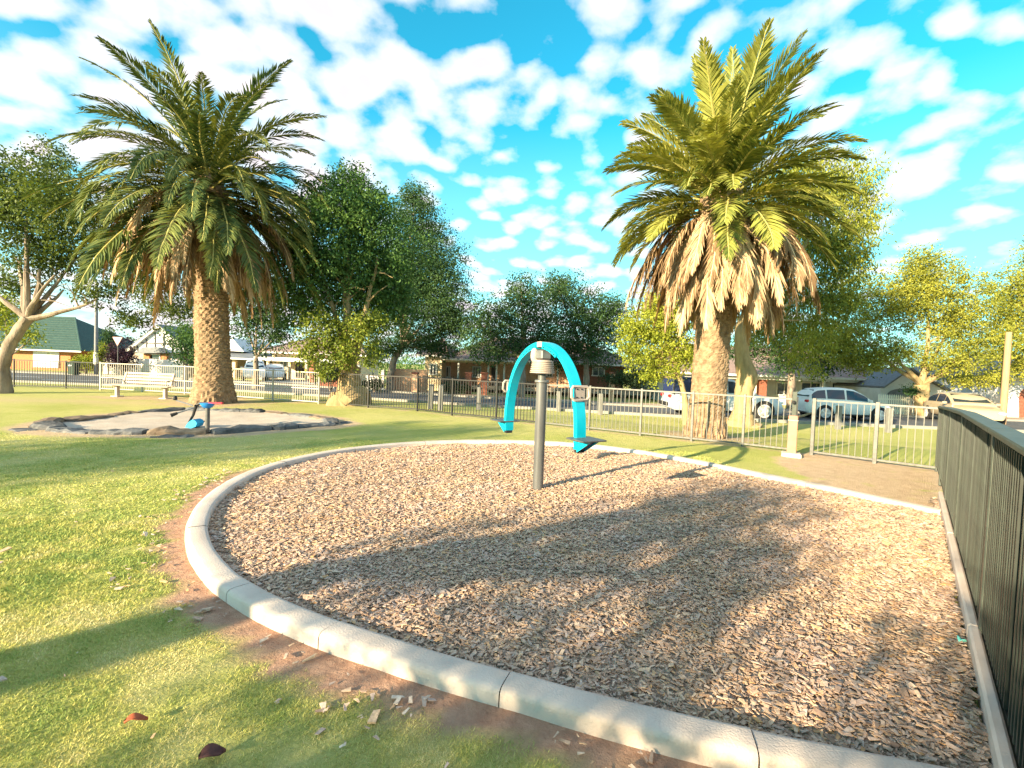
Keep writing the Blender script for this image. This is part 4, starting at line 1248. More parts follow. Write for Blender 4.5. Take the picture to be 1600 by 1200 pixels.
# bright small tree left of the stout palm
b = GG(1072, 664); Y = b.y + .3
tree(b, 'bright lime-green young tree close beside the stout palm', [b + Vector((0, 0, -.1)), P(1070, 620, Y), P(1062, 590, Y)], [.13, .1, .09],
     [PB(1022, 500, 40, Y), PB(1050, 525, 40, Y), PB(995, 515, 28, Y), PB(1038, 570, 26, Y), PB(1000, 555, 28, Y), PB(1060, 490, 30, Y), PB(1025, 470, 24, Y), PB(1075, 555, 24, Y), PB(978, 545, 14, Y), PB(1020, 585, 16, Y)], 'lime', .10, 2.6, 26, clump=.26, bark='bark_tan')
# drooping tree behind the stout palm
b = GG(1158, 666); Y = b.y
tree(b, 'tall drooping tree with knobbly tan trunk behind the stout palm', [b + Vector((0, 0, -.2)), b + Vector((0, 0, .1)), P(1160, 640, Y), P(1163, 610, Y), P(1167, 590, Y), P(1160, 560, Y), P(1158, 520, Y), P(1165, 495, Y)], [.75, .5, .32, .33, .38, .27, .24, .22],
     [PB(1335, 285, 42, Y), PB(1290, 300, 50, Y, dy=.5), PB(1345, 330, 32, Y), PB(1340, 360, 30, Y, dy=-.4), PB(1335, 415, 30, Y, dy=-.5), PB(1290, 390, 45, Y), PB(1315, 475, 30, Y, dy=-.5), PB(1255, 370, 60, Y, dy=1), PB(1320, 385, 38, Y, (.9, 1, 1.1)), PB(1190, 450, 55, Y, dy=1), PB(1250, 470, 55, Y, dy=1), PB(1300, 450, 40, Y, (.8, 1, 1.3)), PB(1250, 545, 28, Y, (.9, 1, 1.2), -.3), PB(1285, 515, 26, Y, (.8, 1, 1.3), -.3),
      PB(1215, 310, 60, Y, dy=1), PB(1150, 390, 60, Y, dy=1.5), PB(1200, 510, 34, Y, dy=1), PB(1130, 480, 36, Y, dy=1.2), PB(1270, 575, 14, Y), PB(1260, 270, 40, Y, dy=1)], 'pepper', .14, 2.2, 27, droop=.45, wl=.32, clump=.36, bark='bark_tan', gap=.15,
     limbs=[(P(1200, 430, Y), .15), (P(1260, 380, Y), .14), (P(1300, 320, Y), .12), (P(1180, 380, Y), .13), (P(1300, 450, Y), .08), (P(1250, 500, Y), .07), (P(1215, 320, Y), .1)])
# right-hand spreading street tree
b = GG(1442, 652); Y = b.y
tree(b, 'spreading street tree with pale forked trunk at the nose of the white car', [b + Vector((0, 0, -.1)), P(1441, 630, Y), P(1441, 610, Y), P(1440, 600, Y)], [.40, .36, .36, .36],
     [PB(1335, 465, 42, Y, dy=1), PB(1385, 490, 52, Y, dy=1), PB(1315, 530, 42, Y, (1.2, 1, .8), .5), PB(1450, 440, 48, Y), PB(1500, 475, 50, Y, dy=-.5), PB(1440, 410, 26, Y), PB(1545, 535, 40, Y, (1.2, 1, .8), -.5), PB(1485, 560, 36, Y, (1.4, 1, .7), -.8), PB(1350, 565, 34, Y, (1.5, 1, .6), .5), PB(1400, 550, 34, Y, (1.3, 1, .7)), PB(1480, 515, 40, Y), PB(1420, 460, 40, Y), PB(1545, 590, 24, Y, (1.4, 1, .6)), PB(1500, 595, 18, Y, (1.4, 1, .6))],
     'yellow', .13, 2.0, 28, bark='bark_tan', limbs=[(P(1530, 535, Y - .3), .2), (P(1520, 565, Y - .4), .1), (P(1445, 560, Y), .18), (P(1390, 550, Y), .16), (P(1330, 510, Y + .5), .13), (P(1450, 460, Y), .14), (P(1500, 480, Y), .1)])
b = GG(1660, 660); Y = b.y + .5
tree(b, 'yellow-green street tree beyond the round timber pole', [b + Vector((0, 0, -.1)), P(1655, 600, Y), P(1640, 560, Y)], [.4, .3, .28],
     [PB(1590, 455, 42, Y), PB(1570, 500, 34, Y), PB(1640, 470, 70, Y), PB(1600, 540, 36, Y), PB(1650, 410, 50, Y), PB(1590, 575, 26, Y)], 'yellow', .14, 1.9, 29, bark='bark_tan')
# distant trees behind the houses on the left
for px, bl_, Y, lf, sd_, lab in [
    (400, [(395, 505, 34), (430, 470, 44), (375, 460, 36), (440, 520, 26), (410, 430, 40), (415, 545, 12)], 30.0, 'dark', 31, 'dark tree standing before the carport house'),
    (290, [(290, 545, 22), (275, 525, 18), (305, 520, 24), (315, 550, 18), (285, 562, 12)], 36.0, 'mid', 32, 'small round tree before the half-timbered gable'),
    (10, [(10, 480, 26), (35, 520, 18), (-15, 500, 34), (48, 530, 12)], 30.0, 'lime', 33, 'yellow-green tree before the green-roofed house')]:
    p0 = P(px, 580, Y); b = Vector((p0.x, Y, float(gz(p0.x, Y))))
    tree(b, lab, [b + Vector((0, 0, -.1)), Vector((b.x, Y, b.z + 1.0)), P(px, 560, Y)], [.22, .16, .14], [PB(a, c, r, Y) for a, c, r in bl_], lf, .17, 2.0, sd_, clump=.5)

# the far belt of trees beyond the houses reads as one mass
rb_ = random.Random(5); far = []
for k in range(64):
    x_ = -95 + k * 3.1 + rb_.uniform(-1, 1); y_ = rb_.uniform(62, 84); r_b = rb_.uniform(2.2, 4.0)
    far.append((Vector((x_, y_, rb_.uniform(.5, 2.8))), (r_b * 1.2, r_b, r_b * rb_.uniform(.7, 1.1))))
V, lv = leaf_cloud(far, .42, .55, 77, clump=1.0)
link('distant_trees', np_mesh('distant_trees', V, np.arange(len(V)).reshape(-1, 4), LEAF['mid'], False, {'lv': lv}), kind='stuff', label='far belt of green trees beyond the houses', cat='trees')

# shrubs and hedges
def shrub(px, py, rpx, Y, leaf, label, sq=(1, 1, 1), size=.12, seed=50, cat='shrub', dens=2.4, name='shrub'):
    c, r = PB(px, py, rpx, Y, sq)
    b = Vector((c.x, c.y, float(gz(c.x, c.y))))
    root = empty(name, b, label=label, cat=cat)
    V, lv = leaf_cloud([(c - b, r), (c - b + Vector((r[0] * .4, 0, -r[2] * .3)), tuple(q * .7 for q in r)), (c - b + Vector((-r[0] * .4, -.1, -r[2] * .3)), tuple(q * .7 for q in r))], size, dens, seed, clump=.3)
    link('foliage', np_mesh('foliage', V, np.arange(len(V)).reshape(-1, 4), LEAF[leaf], False, {'lv': lv}), root)
    mb = MB()
    for k in range(4):
        a = k * 1.7; mb.tube([(0, 0, -.05), (math.cos(a) * r[0] * .3, math.sin(a) * r[1] * .3, (c.z - b.z) * .8)], [.04, .02], 6)
    mb.obj('stem', MAT['bark_grey'], root)
shrub(190, 553, 19, 41, 'purple', 'dark purple-leaved shrub by the give-way sign', (1, 1, 1.3), .16, 51)
shrub(158, 552, 12, 41.5, 'lime', 'upright bright green shrub beside the grey pole', (.8, .8, 1.5), .15, 52)
shrub(134, 565, 15, 41.5, 'lime', 'low yellow-green shrub by the wheelie bin', (1.2, 1, .8), .15, 53)
shrub(170, 528, 12, 43, 'dark', 'dark cone-shaped shrub behind the grey pole', (.8, .8, 1.6), .16, 54)
shrub(517, 583, 16, 30, 'hedge', 'dark clipped hedge behind the forked tree', (1.5, 1, 1.0), .14, 55, 'hedge', name='hedge')
shrub(975, 590, 16, 30.5, 'hedge', 'long dark hedge in front of the house behind the spinner', (2.4, 1, .8), .14, 56, 'hedge', name='hedge')
shrub(585, 598, 10, 31, 'hedge', 'low dark shrub at the foot of the salmon wall', (1.8, 1, .8), .14, 57)
shrub(712, 603, 9, 31.5, 'hedge', 'small dark shrub behind the brick piers', (2.2, 1, .9), .14, 58)
shrub(1425, 610, 9, 27.5, 'dark', 'small dark shrub by the pale picket fence', (1.4, 1, .8), .14, 59)

# ================================================================== trees behind the camera that shade the lawn and bark
def us(u_, s_): return ((u_ + s_) / 1.41421, (s_ - u_) / 1.41421)
def shade_tree(u_, s_, zc, blobs, label, seed, trunk_r=.22, fork=None, dens=2.6, size=.17, lean=0):
    x_, y_ = us(u_, s_); b = Vector((x_, y_, 0)); bl_ = []
    for (du, ds_, z, ru, rz_) in blobs:
        ox, oy = us(du, ds_)
        bl_.append((b + Vector((ox, oy, z)), (ru, ru, rz_)))
    ox, oy = us(lean, 0)
    tree(b, label, [b + Vector((0, 0, -.1)), b + Vector((ox * .3, oy * .3, zc * .5)), b + Vector((ox, oy, zc))], [trunk_r * 1.25, trunk_r, trunk_r * .9], bl_, 'mid', size, dens, seed, clump=.4)
shade_tree(-10.15, -20, 3.4, [(-.9, 0, 4.6, 1.3, 1.4), (.8, 0, 4.8, 1.4, 1.5), (0, 0, 6.2, 1.7, 1.6), (-.8, 0, 6.8, 1.0, .9), (.9, 0, 7.2, 1.1, 1.0), (.4, 0, 3.6, 1.3, .8), (-.6, 0, 3.2, 1.1, .8)], 'tall leafy park tree standing alone on the open lawn', 41, dens=1.5)
shade_tree(-3.45, -9, 3.0, [(.25, 0, 3.2, .55, .4), (.9, 0, 3.5, .7, .6), (1.5, 0, 4.0, .75, .6), (1.3, 0, 4.4, .55, .35), (.7, 0, 4.0, .6, .5), (1.9, 0, 4.25, .5, .3), (2.0, 0, 3.6, .5, .6)], 'slim park tree with a bare trunk and small crown on the open lawn', 42, trunk_r=.27, dens=1.0, size=.13)
shade_tree(-1.5, -8, 1.2, [(-.5, 0, 2.1, .5, .5), (.2, 0, 2.2, .6, .7), (-.4, 0, 2.8, .45, .5), (.1, 0, 3.2, .45, .5), (.7, 0, 2.3, .5, .7), (1.2, 0, 2.2, .45, .75), (.0, 0, 1.5, .7, .5), (.9, 0, 1.5, .6, .5)], 'low bushy tree with thin stem on the open lawn', 43, trunk_r=.12, dens=1.6, size=.12)
shade_tree(.55, -7, 1.3, [(0, 0, 2.2, .75, .9), (-.45, 0, 2.7, .5, .6), (.5, 0, 1.7, .6, .9), (-.2, 0, 3.1, .6, .35), (-.6, 0, 1.7, .45, .8), (.5, 0, 2.9, .5, .4)], 'unseen bushy tree added near the green fence to cast the shadow of a person', 44, trunk_r=.14, dens=1.6, size=.12)  # added out of view; its shade stands in for a person's shadow
print('leaf tris', TRI[0])

# ================================================================== vehicles
def car(loc, rz, label, mat, style='suv', cat='car', sc=1.0):
    """x forward, origin at ground centre"""
    root = empty('parked_car', loc, rz, label=label, cat=cat)
    root.scale = (sc, sc, sc)
    hw = .90
    if style == 'suv':
        L0, L1, fw_, rw_, wr = -2.22, 2.22, 1.36, -1.30, .36
        belt = [(-2.22, .86), (-2.15, 1.02), (-1.9, 1.06), (-1.2, 1.05), (0, 1.02), (.75, 1.00), (1.05, .99), (1.6, .92), (2.0, .80), (2.18, .62), (2.22, .45)]
        roof = [(-2.10, 1.06), (-1.92, 1.38), (-1.65, 1.58), (-1.0, 1.66), (-.2, 1.67), (.2, 1.62), (.65, 1.38), (1.08, 1.02)]
        wins = [(-1.95, -1.25), (-1.17, -.30), (-.20, .82)]
    elif style == 'ute':
        L0, L1, fw_, rw_, wr = -2.60, 2.60, 1.62, -1.50, .40
        belt = [(-2.60, .62), (-2.58, .95), (-2.4, 1.02), (-.75, 1.05), (0, 1.08), (.9, 1.10), (1.3, 1.10), (2.0, 1.02), (2.4, .90), (2.56, .70), (2.60, .50)]
        roof = [(-.78, 1.10), (-.70, 1.50), (-.55, 1.72), (.0, 1.78), (.35, 1.75), (.8, 1.45), (1.2, 1.14)]
        wins = [(-.68, -.02), (.06, .98)]
        hw = .93
    else:
        L0, L1, fw_, rw_, wr = -2.15, 2.15, 1.30, -1.25, .32
        belt = [(-2.15, .7), (-2.1, .88), (-1.7, .93), (0, .92), (.8, .90), (1.2, .88), (1.8, .76), (2.1, .62), (2.15, .45)]
        roof = [(-1.75, .95), (-1.2, 1.30), (-.6, 1.42), (.0, 1.42), (.5, 1.25), (1.1, .92)]
        wins = [(-1.5, -.6), (-.52, .25), (.30, .85)]
    bx_ = np.linspace(L0, L1, 34); bz_ = np.interp(bx_, *zip(*belt))
    wd = hw * np.interp(bx_, [L0, L0 + .12, L0 + .5, 0, L1 - .7, L1 - .2, L1], [.80, .93, .99, 1, .98, .88, .70])
    zb_ = np.interp(bx_, [L0, L0 + .3, L1 - .3, L1], [.40, .28, .26, .32])
    V = []; 
    for x_, zt, w, z0 in zip(bx_, bz_, wd, zb_):
        zt = max(zt, z0 + .08); hgt = zt - z0
        half = [(0, z0), (w * .86, z0), (w * .97, z0 + hgt * .18), (w, z0 + hgt * .5), (w * .985, z0 + hgt * .80), (w * .93, zt - .02), (w * .80, zt + .012), (0, zt + .03)]
        V += [(x_, y_, z_) for y_, z_ in half] + [(x_, -y_, z_) for y_, z_ in half[-2:0:-1]]
    k = 14; mb = MB(); mb.v = V; n = len(bx_)
    for i in range(n - 1):
        for c in range(k):
            d = (c + 1) % k
            # open wheel arches
            mb.f.append((i * k + c, i * k + d, (i + 1) * k + d, (i + 1) * k + c))
    mb.f += [tuple(range(k - 1, -1, -1)), tuple((n - 1) * k + c for c in range(k))]
    mb.obj('body', mat, root, True)
    # cabin
    rx_ = np.linspace(roof[0][0], roof[-1][0], 26); rz_ = np.interp(rx_, *zip(*roof)); bb = np.interp(rx_, bx_, bz_)
    V = []; prof_c = []
    for x_, zt, z0 in zip(rx_, rz_, bb):
        h_ = max(.005, zt - z0 + .02); w0 = hw * .90; w1 = hw * (.90 - .20 * min(1, h_ / .6))
        half = [(w0, z0 - .03), (w0 * .55 + w1 * .45, z0 + h_ * .45), (w1 + .02, z0 + h_ * .88), (w1 - .05, z0 + h_ * .97), (w1 - .25, z0 + h_), (0, z0 + h_ + .012)]
        V += [(x_, y_, z_) for y_, z_ in half] + [(x_, -y_, z_) for y_, z_ in half[-2::-1]]
    k = 11; mb = MB(); mb.v = V; n = len(rx_)
    for i in range(n - 1):
        for c in range(k - 1):
            mb.f.append((i * k + c, i * k + c + 1, (i + 1) * k + c + 1, (i + 1) * k + c))
    mb.f += [tuple(range(k - 1, -1, -1)), tuple((n - 1) * k + c for c in range(k))]
    cab = mb.obj('cabin', mat, root, True)
    def side_pt(x_, f, sg, off=.008):
        zt = float(np.interp(x_, rx_, rz_)); z0 = float(np.interp(x_, bx_, bz_)); h_ = max(.005, zt - z0 + .02)
        w0 = hw * .90; w1 = hw * (.90 - .20 * min(1, h_ / .6)); wm = w0 * .55 + w1 * .45
        if f < .45: w = w0 + (wm - w0) * (f / .45)
        else: w = wm + (w1 + .02 - wm) * ((f - .45) / .43)
        return (x_, sg * (w + off), z0 + h_ * f)
    for sg in (-1, 1):
        for (a, b_) in wins:
            mb = MB(); m_ = 8
            for i in range(m_):
                xa = a + (b_ - a) * i / m_; xb = a + (b_ - a) * (i + 1) / m_
                mb.quad(side_pt(xa, .10, sg), side_pt(xb, .10, sg), side_pt(xb, .45, sg), side_pt(xa, .45, sg))
                mb.quad(side_pt(xa, .45, sg), side_pt(xb, .45, sg), side_pt(xb, .84, sg), side_pt(xa, .84, sg))
            mb.obj('side_window', MAT['glass'], cab)
    # windscreen and rear window lie on the sloping ends of the cabin
    for (i0, i1, nm) in ((len(roof) - 3, len(roof) - 1, 'windscreen'), (2, 0, 'rear_window')):
        (xa, za), (xb, zb2) = roof[i0], roof[i1]
        dx = .03 if nm == 'windscreen' else -.03
        A0 = (xa + (xb - xa) * .12 + dx, za + (zb2 - za) * .12 + .035); B0 = (xa + (xb - xa) * .86 + dx, za + (zb2 - za) * .86 + .05)
        MB().quad((A0[0], -hw * .62, A0[1]), (A0[0], hw * .62, A0[1]), (B0[0], hw * .76, B0[1]), (B0[0], -hw * .76, B0[1])).obj(nm, MAT['glass'], cab)
    for wx in (fw_, rw_):
        for sg in (-1, 1):
            arch_ = MB(); arch_.lathe([(.0, 0), (wr + .07, 0), (wr + .07, .02), (0, .021)], 26)
            arch_.v = [(wx + v[0], sg * (hw * .985 + v[2] * .5), wr + v[1] * (1 if v[1] > 0 else .9)) for v in arch_.v]
            arch_.obj('wheel_arch', MAT['rubber'], root)
            ty = MB(); ty.lathe([(wr - .11, 0), (wr - .03, .0), (wr, .03), (wr, .19), (wr - .03, .22), (wr - .11, .22)], 26)
            ty.v = [(wx + v[0], sg * (hw * 1.005 - .20 + v[2]), wr + v[1]) for v in ty.v]
            w_ = ty.obj('wheel', MAT['tyre'], root, True)
            ri = MB(); ri.lathe([(wr - .125, 0), (wr - .10, .01), (wr - .115, .015), (wr - .13, .0)], 24)
            for q in range(5):
                a = q * 2 * PI / 5; ri.bar((.03 * math.cos(a), .03 * math.sin(a), .006), ((wr - .11) * math.cos(a), (wr - .11) * math.sin(a), .004), .07, .02)
            ri.lathe([(.07, 0), (.06, .025), (.0, .028)], 12)
            ri.v = [(wx + v[0], sg * (hw * 1.005 + .022 + v[2]), wr + v[1]) for v in ri.v]
            ri.obj('rim', MAT['rim'], w_)
    for sg in (-1, 1):
        MB().box((L1 - .22, sg * hw * .68, float(np.interp(L1 - .22, bx_, bz_)) - .09), (.30, .32, .10), Matrix.Rotation(-.25 * sg, 3, 'Z'), .03).obj('headlight', MAT['lampclear'], root)
        MB().box((L0 + .09, sg * hw * .76, float(np.interp(L0 + .25, bx_, bz_)) - .10), (.16, .24, .14), None, .03).obj('tail_light', MAT['lampred'], root)
        MB().box((fw_ - .50, sg * (hw + .08), float(np.interp(.7, bx_, bz_)) + .06), (.13, .18, .12), None, .03).obj('mirror', mat, root)
        for hx in ([-.85, .25] if style != 'ute' else [-.5, .35]):
            MB().box((hx, sg * (hw * .99), .84), (.18, .03, .028), None, .008).obj('door_handle', mat, root)
    MB().box((0, 0, .30), (L1 - L0 - 1.4, hw * 1.86, .10), None, .02).obj('sill', MAT['rubber'], root)
    MB().box((L1 - .06, 0, .42), (.10, hw * 1.2, .14), None, .02).obj('grille', MAT['rubber'], root)
    if style == 'ute':
        MB().box((-1.62, 0, 1.42), (1.70, hw * 1.86, .76), None, .05).obj('canopy', MAT['navy'], root)
        for x_ in (-2.42, -1.62, -.84):
            for sg in (-1, 1): MB().box((x_, sg * hw * .955, 1.42), (.05, .05, .84)).obj('rack_post', MAT['galv'], root)
        for sg in (-1, 1): MB().bar((-2.44, sg * hw * .95, 1.86), (.4, sg * hw * .80, 1.88), .05, .05).obj('roof_rail', MAT['galv'], root)
        MB().box((-2.66, 0, .55), (.14, hw * 1.7, .16), None, .03).obj('bumper', MAT['rubber'], root)
    return root

def at(px, Y, dz=0.0):
    d = ray(px, 600); x_ = d.x / d.y * Y
    # x of the pixel column at the ground row
    p = P(px, 650, Y)
    return Vector((p.x, Y, float(gz(p.x, Y)) + .013 + dz))
car(at(1314, 23.4), R(-5), 'white hatch-backed four-wheel drive parked in the street beside the forked tree', MAT['carwhite'], 'suv', sc=.92)
car(at(1124, 22.4), R(-4), 'silver utility with navy canopy parked behind the stout palm', MAT['carsilver'], 'ute', 'utility')
car(at(1502, 24.2), R(-112), 'gold car parked in the street beyond the green fence', MAT['carbeige'], 'sedan', sc=1.05)
p = at(397, 41); p.z += .1
car(p, R(-62), 'white four-wheel drive standing under the grey-roofed carport', MAT['carwhite'], 'suv')
p = at(428, 43); p.z += .1
car(p, R(-66), 'white sedan standing in the driveway beside the white four-wheel drive', MAT['carwhite'], 'sedan')

# ================================================================== houses
def zat(px, py, Y): return P(px, py, Y).z
def house(name, px, Y, label): 
    p = P(px, 590, Y); return empty(name, (p.x, Y, float(gz(p.x, Y))), label=label, cat='house')
def wbox(root, nm, px0, px1, py_t, Y, depth, mat, zb_=None, py_b=None, dy=0.0):
    """a wall block whose front face stands at depth Y between two pixel columns"""
    a = P(px0, 575, Y); b_ = P(px1, 575, Y)
    zt = zat((px0 + px1) / 2, py_t, Y)
    z0 = float(gz((a.x + b_.x) / 2, Y)) - .3 if zb_ is None and py_b is None else (zb_ if py_b is None else zat((px0 + px1) / 2, py_b, Y))
    c = Vector(((a.x + b_.x) / 2, Y + depth / 2 + dy, (zt + z0) / 2)) - root.location
    return MB().box(c, (abs(b_.x - a.x), depth, zt - z0)).obj(nm, mat, root)
def window(root, px0, px1, py_t, py_b, Y, frame='white', pane='pane', bars=1, nm='window'):
    a = P(px0, (py_t + py_b) / 2, Y); b_ = P(px1, (py_t + py_b) / 2, Y); pm = (px0 + px1) / 2
    zt, z0 = zat(pm, py_t, Y), zat(pm, py_b, Y)
    w = b_.x - a.x; h_ = zt - z0; c = Vector(((a.x + b_.x) / 2, Y, (zt + z0) / 2)) - root.location
    f = .09; mb = MB()
    mb.box(c + Vector((0, -.03, h_ / 2 - f / 2)), (w, .10, f)); mb.box(c + Vector((0, -.03, -h_ / 2 + f / 2)), (w + .1, .16, f))
    for sg in (-1, 1): mb.box(c + Vector((sg * (w / 2 - f / 2), -.03, 0)), (f, .09, h_ - 2 * f))
    for k in range(bars): mb.box(c + Vector((-w / 2 + w * (k + 1) / (bars + 1), -.028, 0)), (.06, .08, h_ - 2 * f))
    o = mb.obj(nm, MAT[frame], root)
    MB().box(c + Vector((0, -.004, 0)), (w - 2 * f, .02, h_ - 2 * f)).obj('pane', MAT[pane], o)
    return o
def hip(root, nm, px0, px1, py_e, py_r, Y, depth, mat, over=.5, ridge=(.35, .65), gable=False, th=.14):
    a = P(px0, 575, Y); b_ = P(px1, 575, Y); pm = (px0 + px1) / 2
    ze = zat(pm, py_e, Y); zr = zat(pm, py_r, Y + depth / 2)
    x0, x1, y0, y1 = a.x - over, b_.x + over, Y - over, Y + depth + over
    rx0, rx1 = x0 + (x1 - x0) * ridge[0], x0 + (x1 - x0) * ridge[1]; ym = (y0 + y1) / 2
    o0 = root.location; q = lambda x_, y_, z_: Vector((x_, y_, z_)) - o0
    mb = MB()
    b = [q(x0, y0, ze), q(x1, y0, ze), q(x1, y1, ze), q(x0, y1, ze)]; t = [q(rx0, ym, zr), q(rx1, ym, zr)]
    mb.quad(b[0], b[1], t[1], t[0]); mb.quad(b[2], b[3], t[0], t[1]); mb.quad(b[3], b[0], t[0]); mb.quad(b[1], b[2], t[1])
    mb.quad(b[3], b[2], b[1], b[0])
    r = mb.obj(nm, mat, root)
    mb = MB(); mb.box(q((x0 + x1) / 2, y0 - .03, ze - th / 2), (x1 - x0 + .1, .06, th)); mb.obj('fascia', MAT['white'], r)
    for A, B_ in ((b[0], t[0]), (b[1], t[1]), (t[0], t[1])):
        MB().tube([A + Vector((0, 0, .03)), B_ + Vector((0, 0, .03))], .09, 6).obj('ridge_cap', mat, r)
    return r
def courses(root, px0, px1, py_e, py_r, Y, depth, mat, over, ridge, n=16):
    """raised tile courses on the front slope, as far as they can be told apart"""
    a = P(px0, 575, Y); b_ = P(px1, 575, Y); pm = (px0 + px1) / 2
    ze = zat(pm, py_e, Y); zr = zat(pm, py_r, Y + depth / 2)
    x0, x1, y0, y1 = a.x - over, b_.x + over, Y - over, Y + depth + over
    rx0, rx1 = x0 + (x1 - x0) * ridge[0], x0 + (x1 - x0) * ridge[1]; ym = (y0 + y1) / 2
    for k in range(1, n):
        t = k / n; xa = x0 + (rx0 - x0) * t; xb = x1 + (rx1 - x1) * t; y_ = y0 + (ym - y0) * t; z_ = ze + (zr - ze) * t
        MB().bar(Vector((xa, y_, z_ + .015)) - root.location, Vector((xb, y_, z_ + .015)) - root.location, .10, .05).obj('tile_course', mat, root)

# green-tiled orange brick house
Y = 50.0
h1 = house('house', 40, Y, 'orange brick house with green tiled hip roof and a white roller door')
wbox(h1, 'wall', -160, 110, 542, Y, 9, MAT['brick_o'])
r = hip(h1, 'roof', -170, 125, 543, 492, Y, 10, MAT['roofgreen'], 1.0, (.30, .72)); courses(h1, -170, 125, 543, 492, Y, 10, MAT['roofgreen'], 1.0, (.30, .72), 14)
MB().box(P(73, 558, Y) + Vector((0, -.05, .0)) - h1.location, (2.7, .08, 2.2)).obj('roller_door', MAT['white'], h1)
for k in range(7): MB().box(P(73, 558, Y) + Vector((0, -.10, -1.0 + k * .32)) - h1.location, (2.66, .03, .025)).obj('roller_slat', MAT['offwhite'], h1)
wbox(h1, 'side_wall', 111, 119, 546, Y + 1, 6, MAT['white'])
# half-timbered gable house
Y = 47.0
h2 = house('house', 250, Y, 'grey brick house with white half-timbered gable and orange window surround')
wbox(h2, 'wall', 200, 296, 549, Y, 8, MAT['brick_g'])
a, c, t = P(203, 550, Y), P(300, 552, Y), P(251, 512, Y)
def fpt(p): return (p.x - h2.location.x, p.z - h2.location.z)
MB().prism([fpt(a), fpt(c), fpt(t)], -.1, 7.0, lambda p_, q_, w: (p_, w, q_)).obj('gable', MAT['white'], h2)
for f in (.14, .28, .42, .56, .70, .84):
    x_ = a.x + (c.x - a.x) * f; hh = 1 - abs(f - .5) * 2
    z1 = a.z + (t.z - a.z) * hh
    MB().box((x_ - h2.location.x, -.13, (a.z + z1) / 2 - h2.location.z), (.10, .06, max(.1, z1 - a.z - .12))).obj('timber_strip', MAT['timber'], h2)
zm = a.z + (t.z - a.z) * .38
MB().box(((a.x + c.x) / 2 - h2.location.x, -.14, zm - h2.location.z), ((c.x - a.x) * .6, .06, .10)).obj('timber_strip', MAT['timber'], h2)
for A, B_ in ((a, t), (c, t)):
    d = (B_ - A).normalized(); A2 = A - d * .6
    MB().bar(A2 - h2.location + Vector((0, -.25, .10)), B_ - h2.location + Vector((0, -.25, .10)), .35, .20).obj('barge_board', MAT['white'], h2)
    mb = MB(); s_ = Vector((0, 7.6, 0)); o_ = Vector((0, -.45, .22)) - h2.location
    mb.prism([(0, 0), (1, 0), (1, 1), (0, 1)], 0, .10, lambda p_, q_, w: A2 + (B_ - A2) * p_ + s_ * q_ + Vector((0, 0, w)) + o_); mb.obj('roof', MAT['roofgrey'], h2)
MB().prism([(P(222, 552, Y).x, P(222, 552, Y).z), (P(268, 552, Y).x, P(268, 552, Y).z), (P(258, 543, Y).x, P(258, 543, Y).z), (P(234, 543, Y).x, P(234, 543, Y).z)], -.9, -.12, lambda p_, q_, w: (p_ - h2.location.x, w, q_ - h2.location.z)).obj('awning_roof', MAT['roofgrey'], h2)
wbox(h2, 'pier', 224, 233, 553, Y - .25, .3, MAT['brick_o']); wbox(h2, 'pier', 252, 260, 553, Y - .25, .3, MAT['brick_o'])
window(h2, 234, 251, 553, 570, Y - .05, 'white', bars=0)
wbox(h2, 'column', 268, 273, 557, Y - .6, .35, MAT['white'])
# carport house
Y = 46.0
h3 = house('house', 370, Y, 'low grey-roofed house with an open white-posted carport')
wbox(h3, 'wall', 325, 408, 560, Y + 5, 5, MAT['brick_g'])
hip(h3, 'roof', 318, 410, 559, 541, Y, 9, MAT['roofgrey'], .6, (.1, .55))
MB().prism([fpt2 for fpt2 in [(P(335, 547, Y).x - h3.location.x, P(335, 547, Y).z - h3.location.z), (P(372, 549, Y).x - h3.location.x, P(372, 549, Y).z - h3.location.z), (P(353, 527, Y).x - h3.location.x, P(353, 527, Y).z - h3.location.z)]], 1, 8, lambda p_, q_, w: (p_, w, q_)).obj('gable', MAT['offwhite'], h3)
for px in (328, 365, 407): wbox(h3, 'carport_post', px - 2.5, px + 2.5, 560, Y, .35, MAT['cream'])
wbox(h3, 'back_wall', 330, 405, 561, Y + 4.2, .2, MAT['brick_g'])
# terracotta hip house
Y = 44.0
h4 = house('house', 470, Y, 'salmon house with faded terracotta hip roof behind a white flat carport')
wbox(h4, 'wall', 425, 560, 553, Y + 3, 7, MAT['cream'])
hip(h4, 'roof', 418, 565, 552, 528, Y + 2.5, 9, MAT['roofpink'], .6, (.3, .7))
MB().box(P(455, 562, Y) - h4.location + Vector((.5, 1.2, 0)), (7.4, 3.4, .35)).obj('carport_roof', MAT['white'], h4)
for px in (418, 452, 478, 500): wbox(h4, 'carport_post', px - 1.8, px + 1.8, 563, Y - .3, .2, MAT['cream'])
window(h4, 437, 450, 562, 574, Y + 2.95, 'white', bars=1); window(h4, 462, 474, 566, 590, Y + 2.95, 'timber', bars=1)
wbox(h4, 'pier', 483, 490, 560, Y - 4, .5, MAT['brick_r'])
# salmon side wall with gate and pale garage behind the forked tree
Y = 33.0
wl_ = empty('garden_wall', (P(622, 600, Y).x, Y, float(gz(-8, Y))), label='salmon brick garden wall with pale gate between the street trees', cat='wall')
wbox(wl_, 'wall', 616, 668, 577, Y, .35, MAT['brick_t']); wbox(wl_, 'wall', 500, 560, 582, Y + 2, .35, MAT['brick_r'])
wbox(wl_, 'gate_panel', 572, 592, 586, Y, .08, MAT['white']); wbox(wl_, 'gate_post', 558, 562, 570, Y, .2, MAT['white']); wbox(wl_, 'gate_post', 596, 600, 578, Y, .2, MAT['white'])
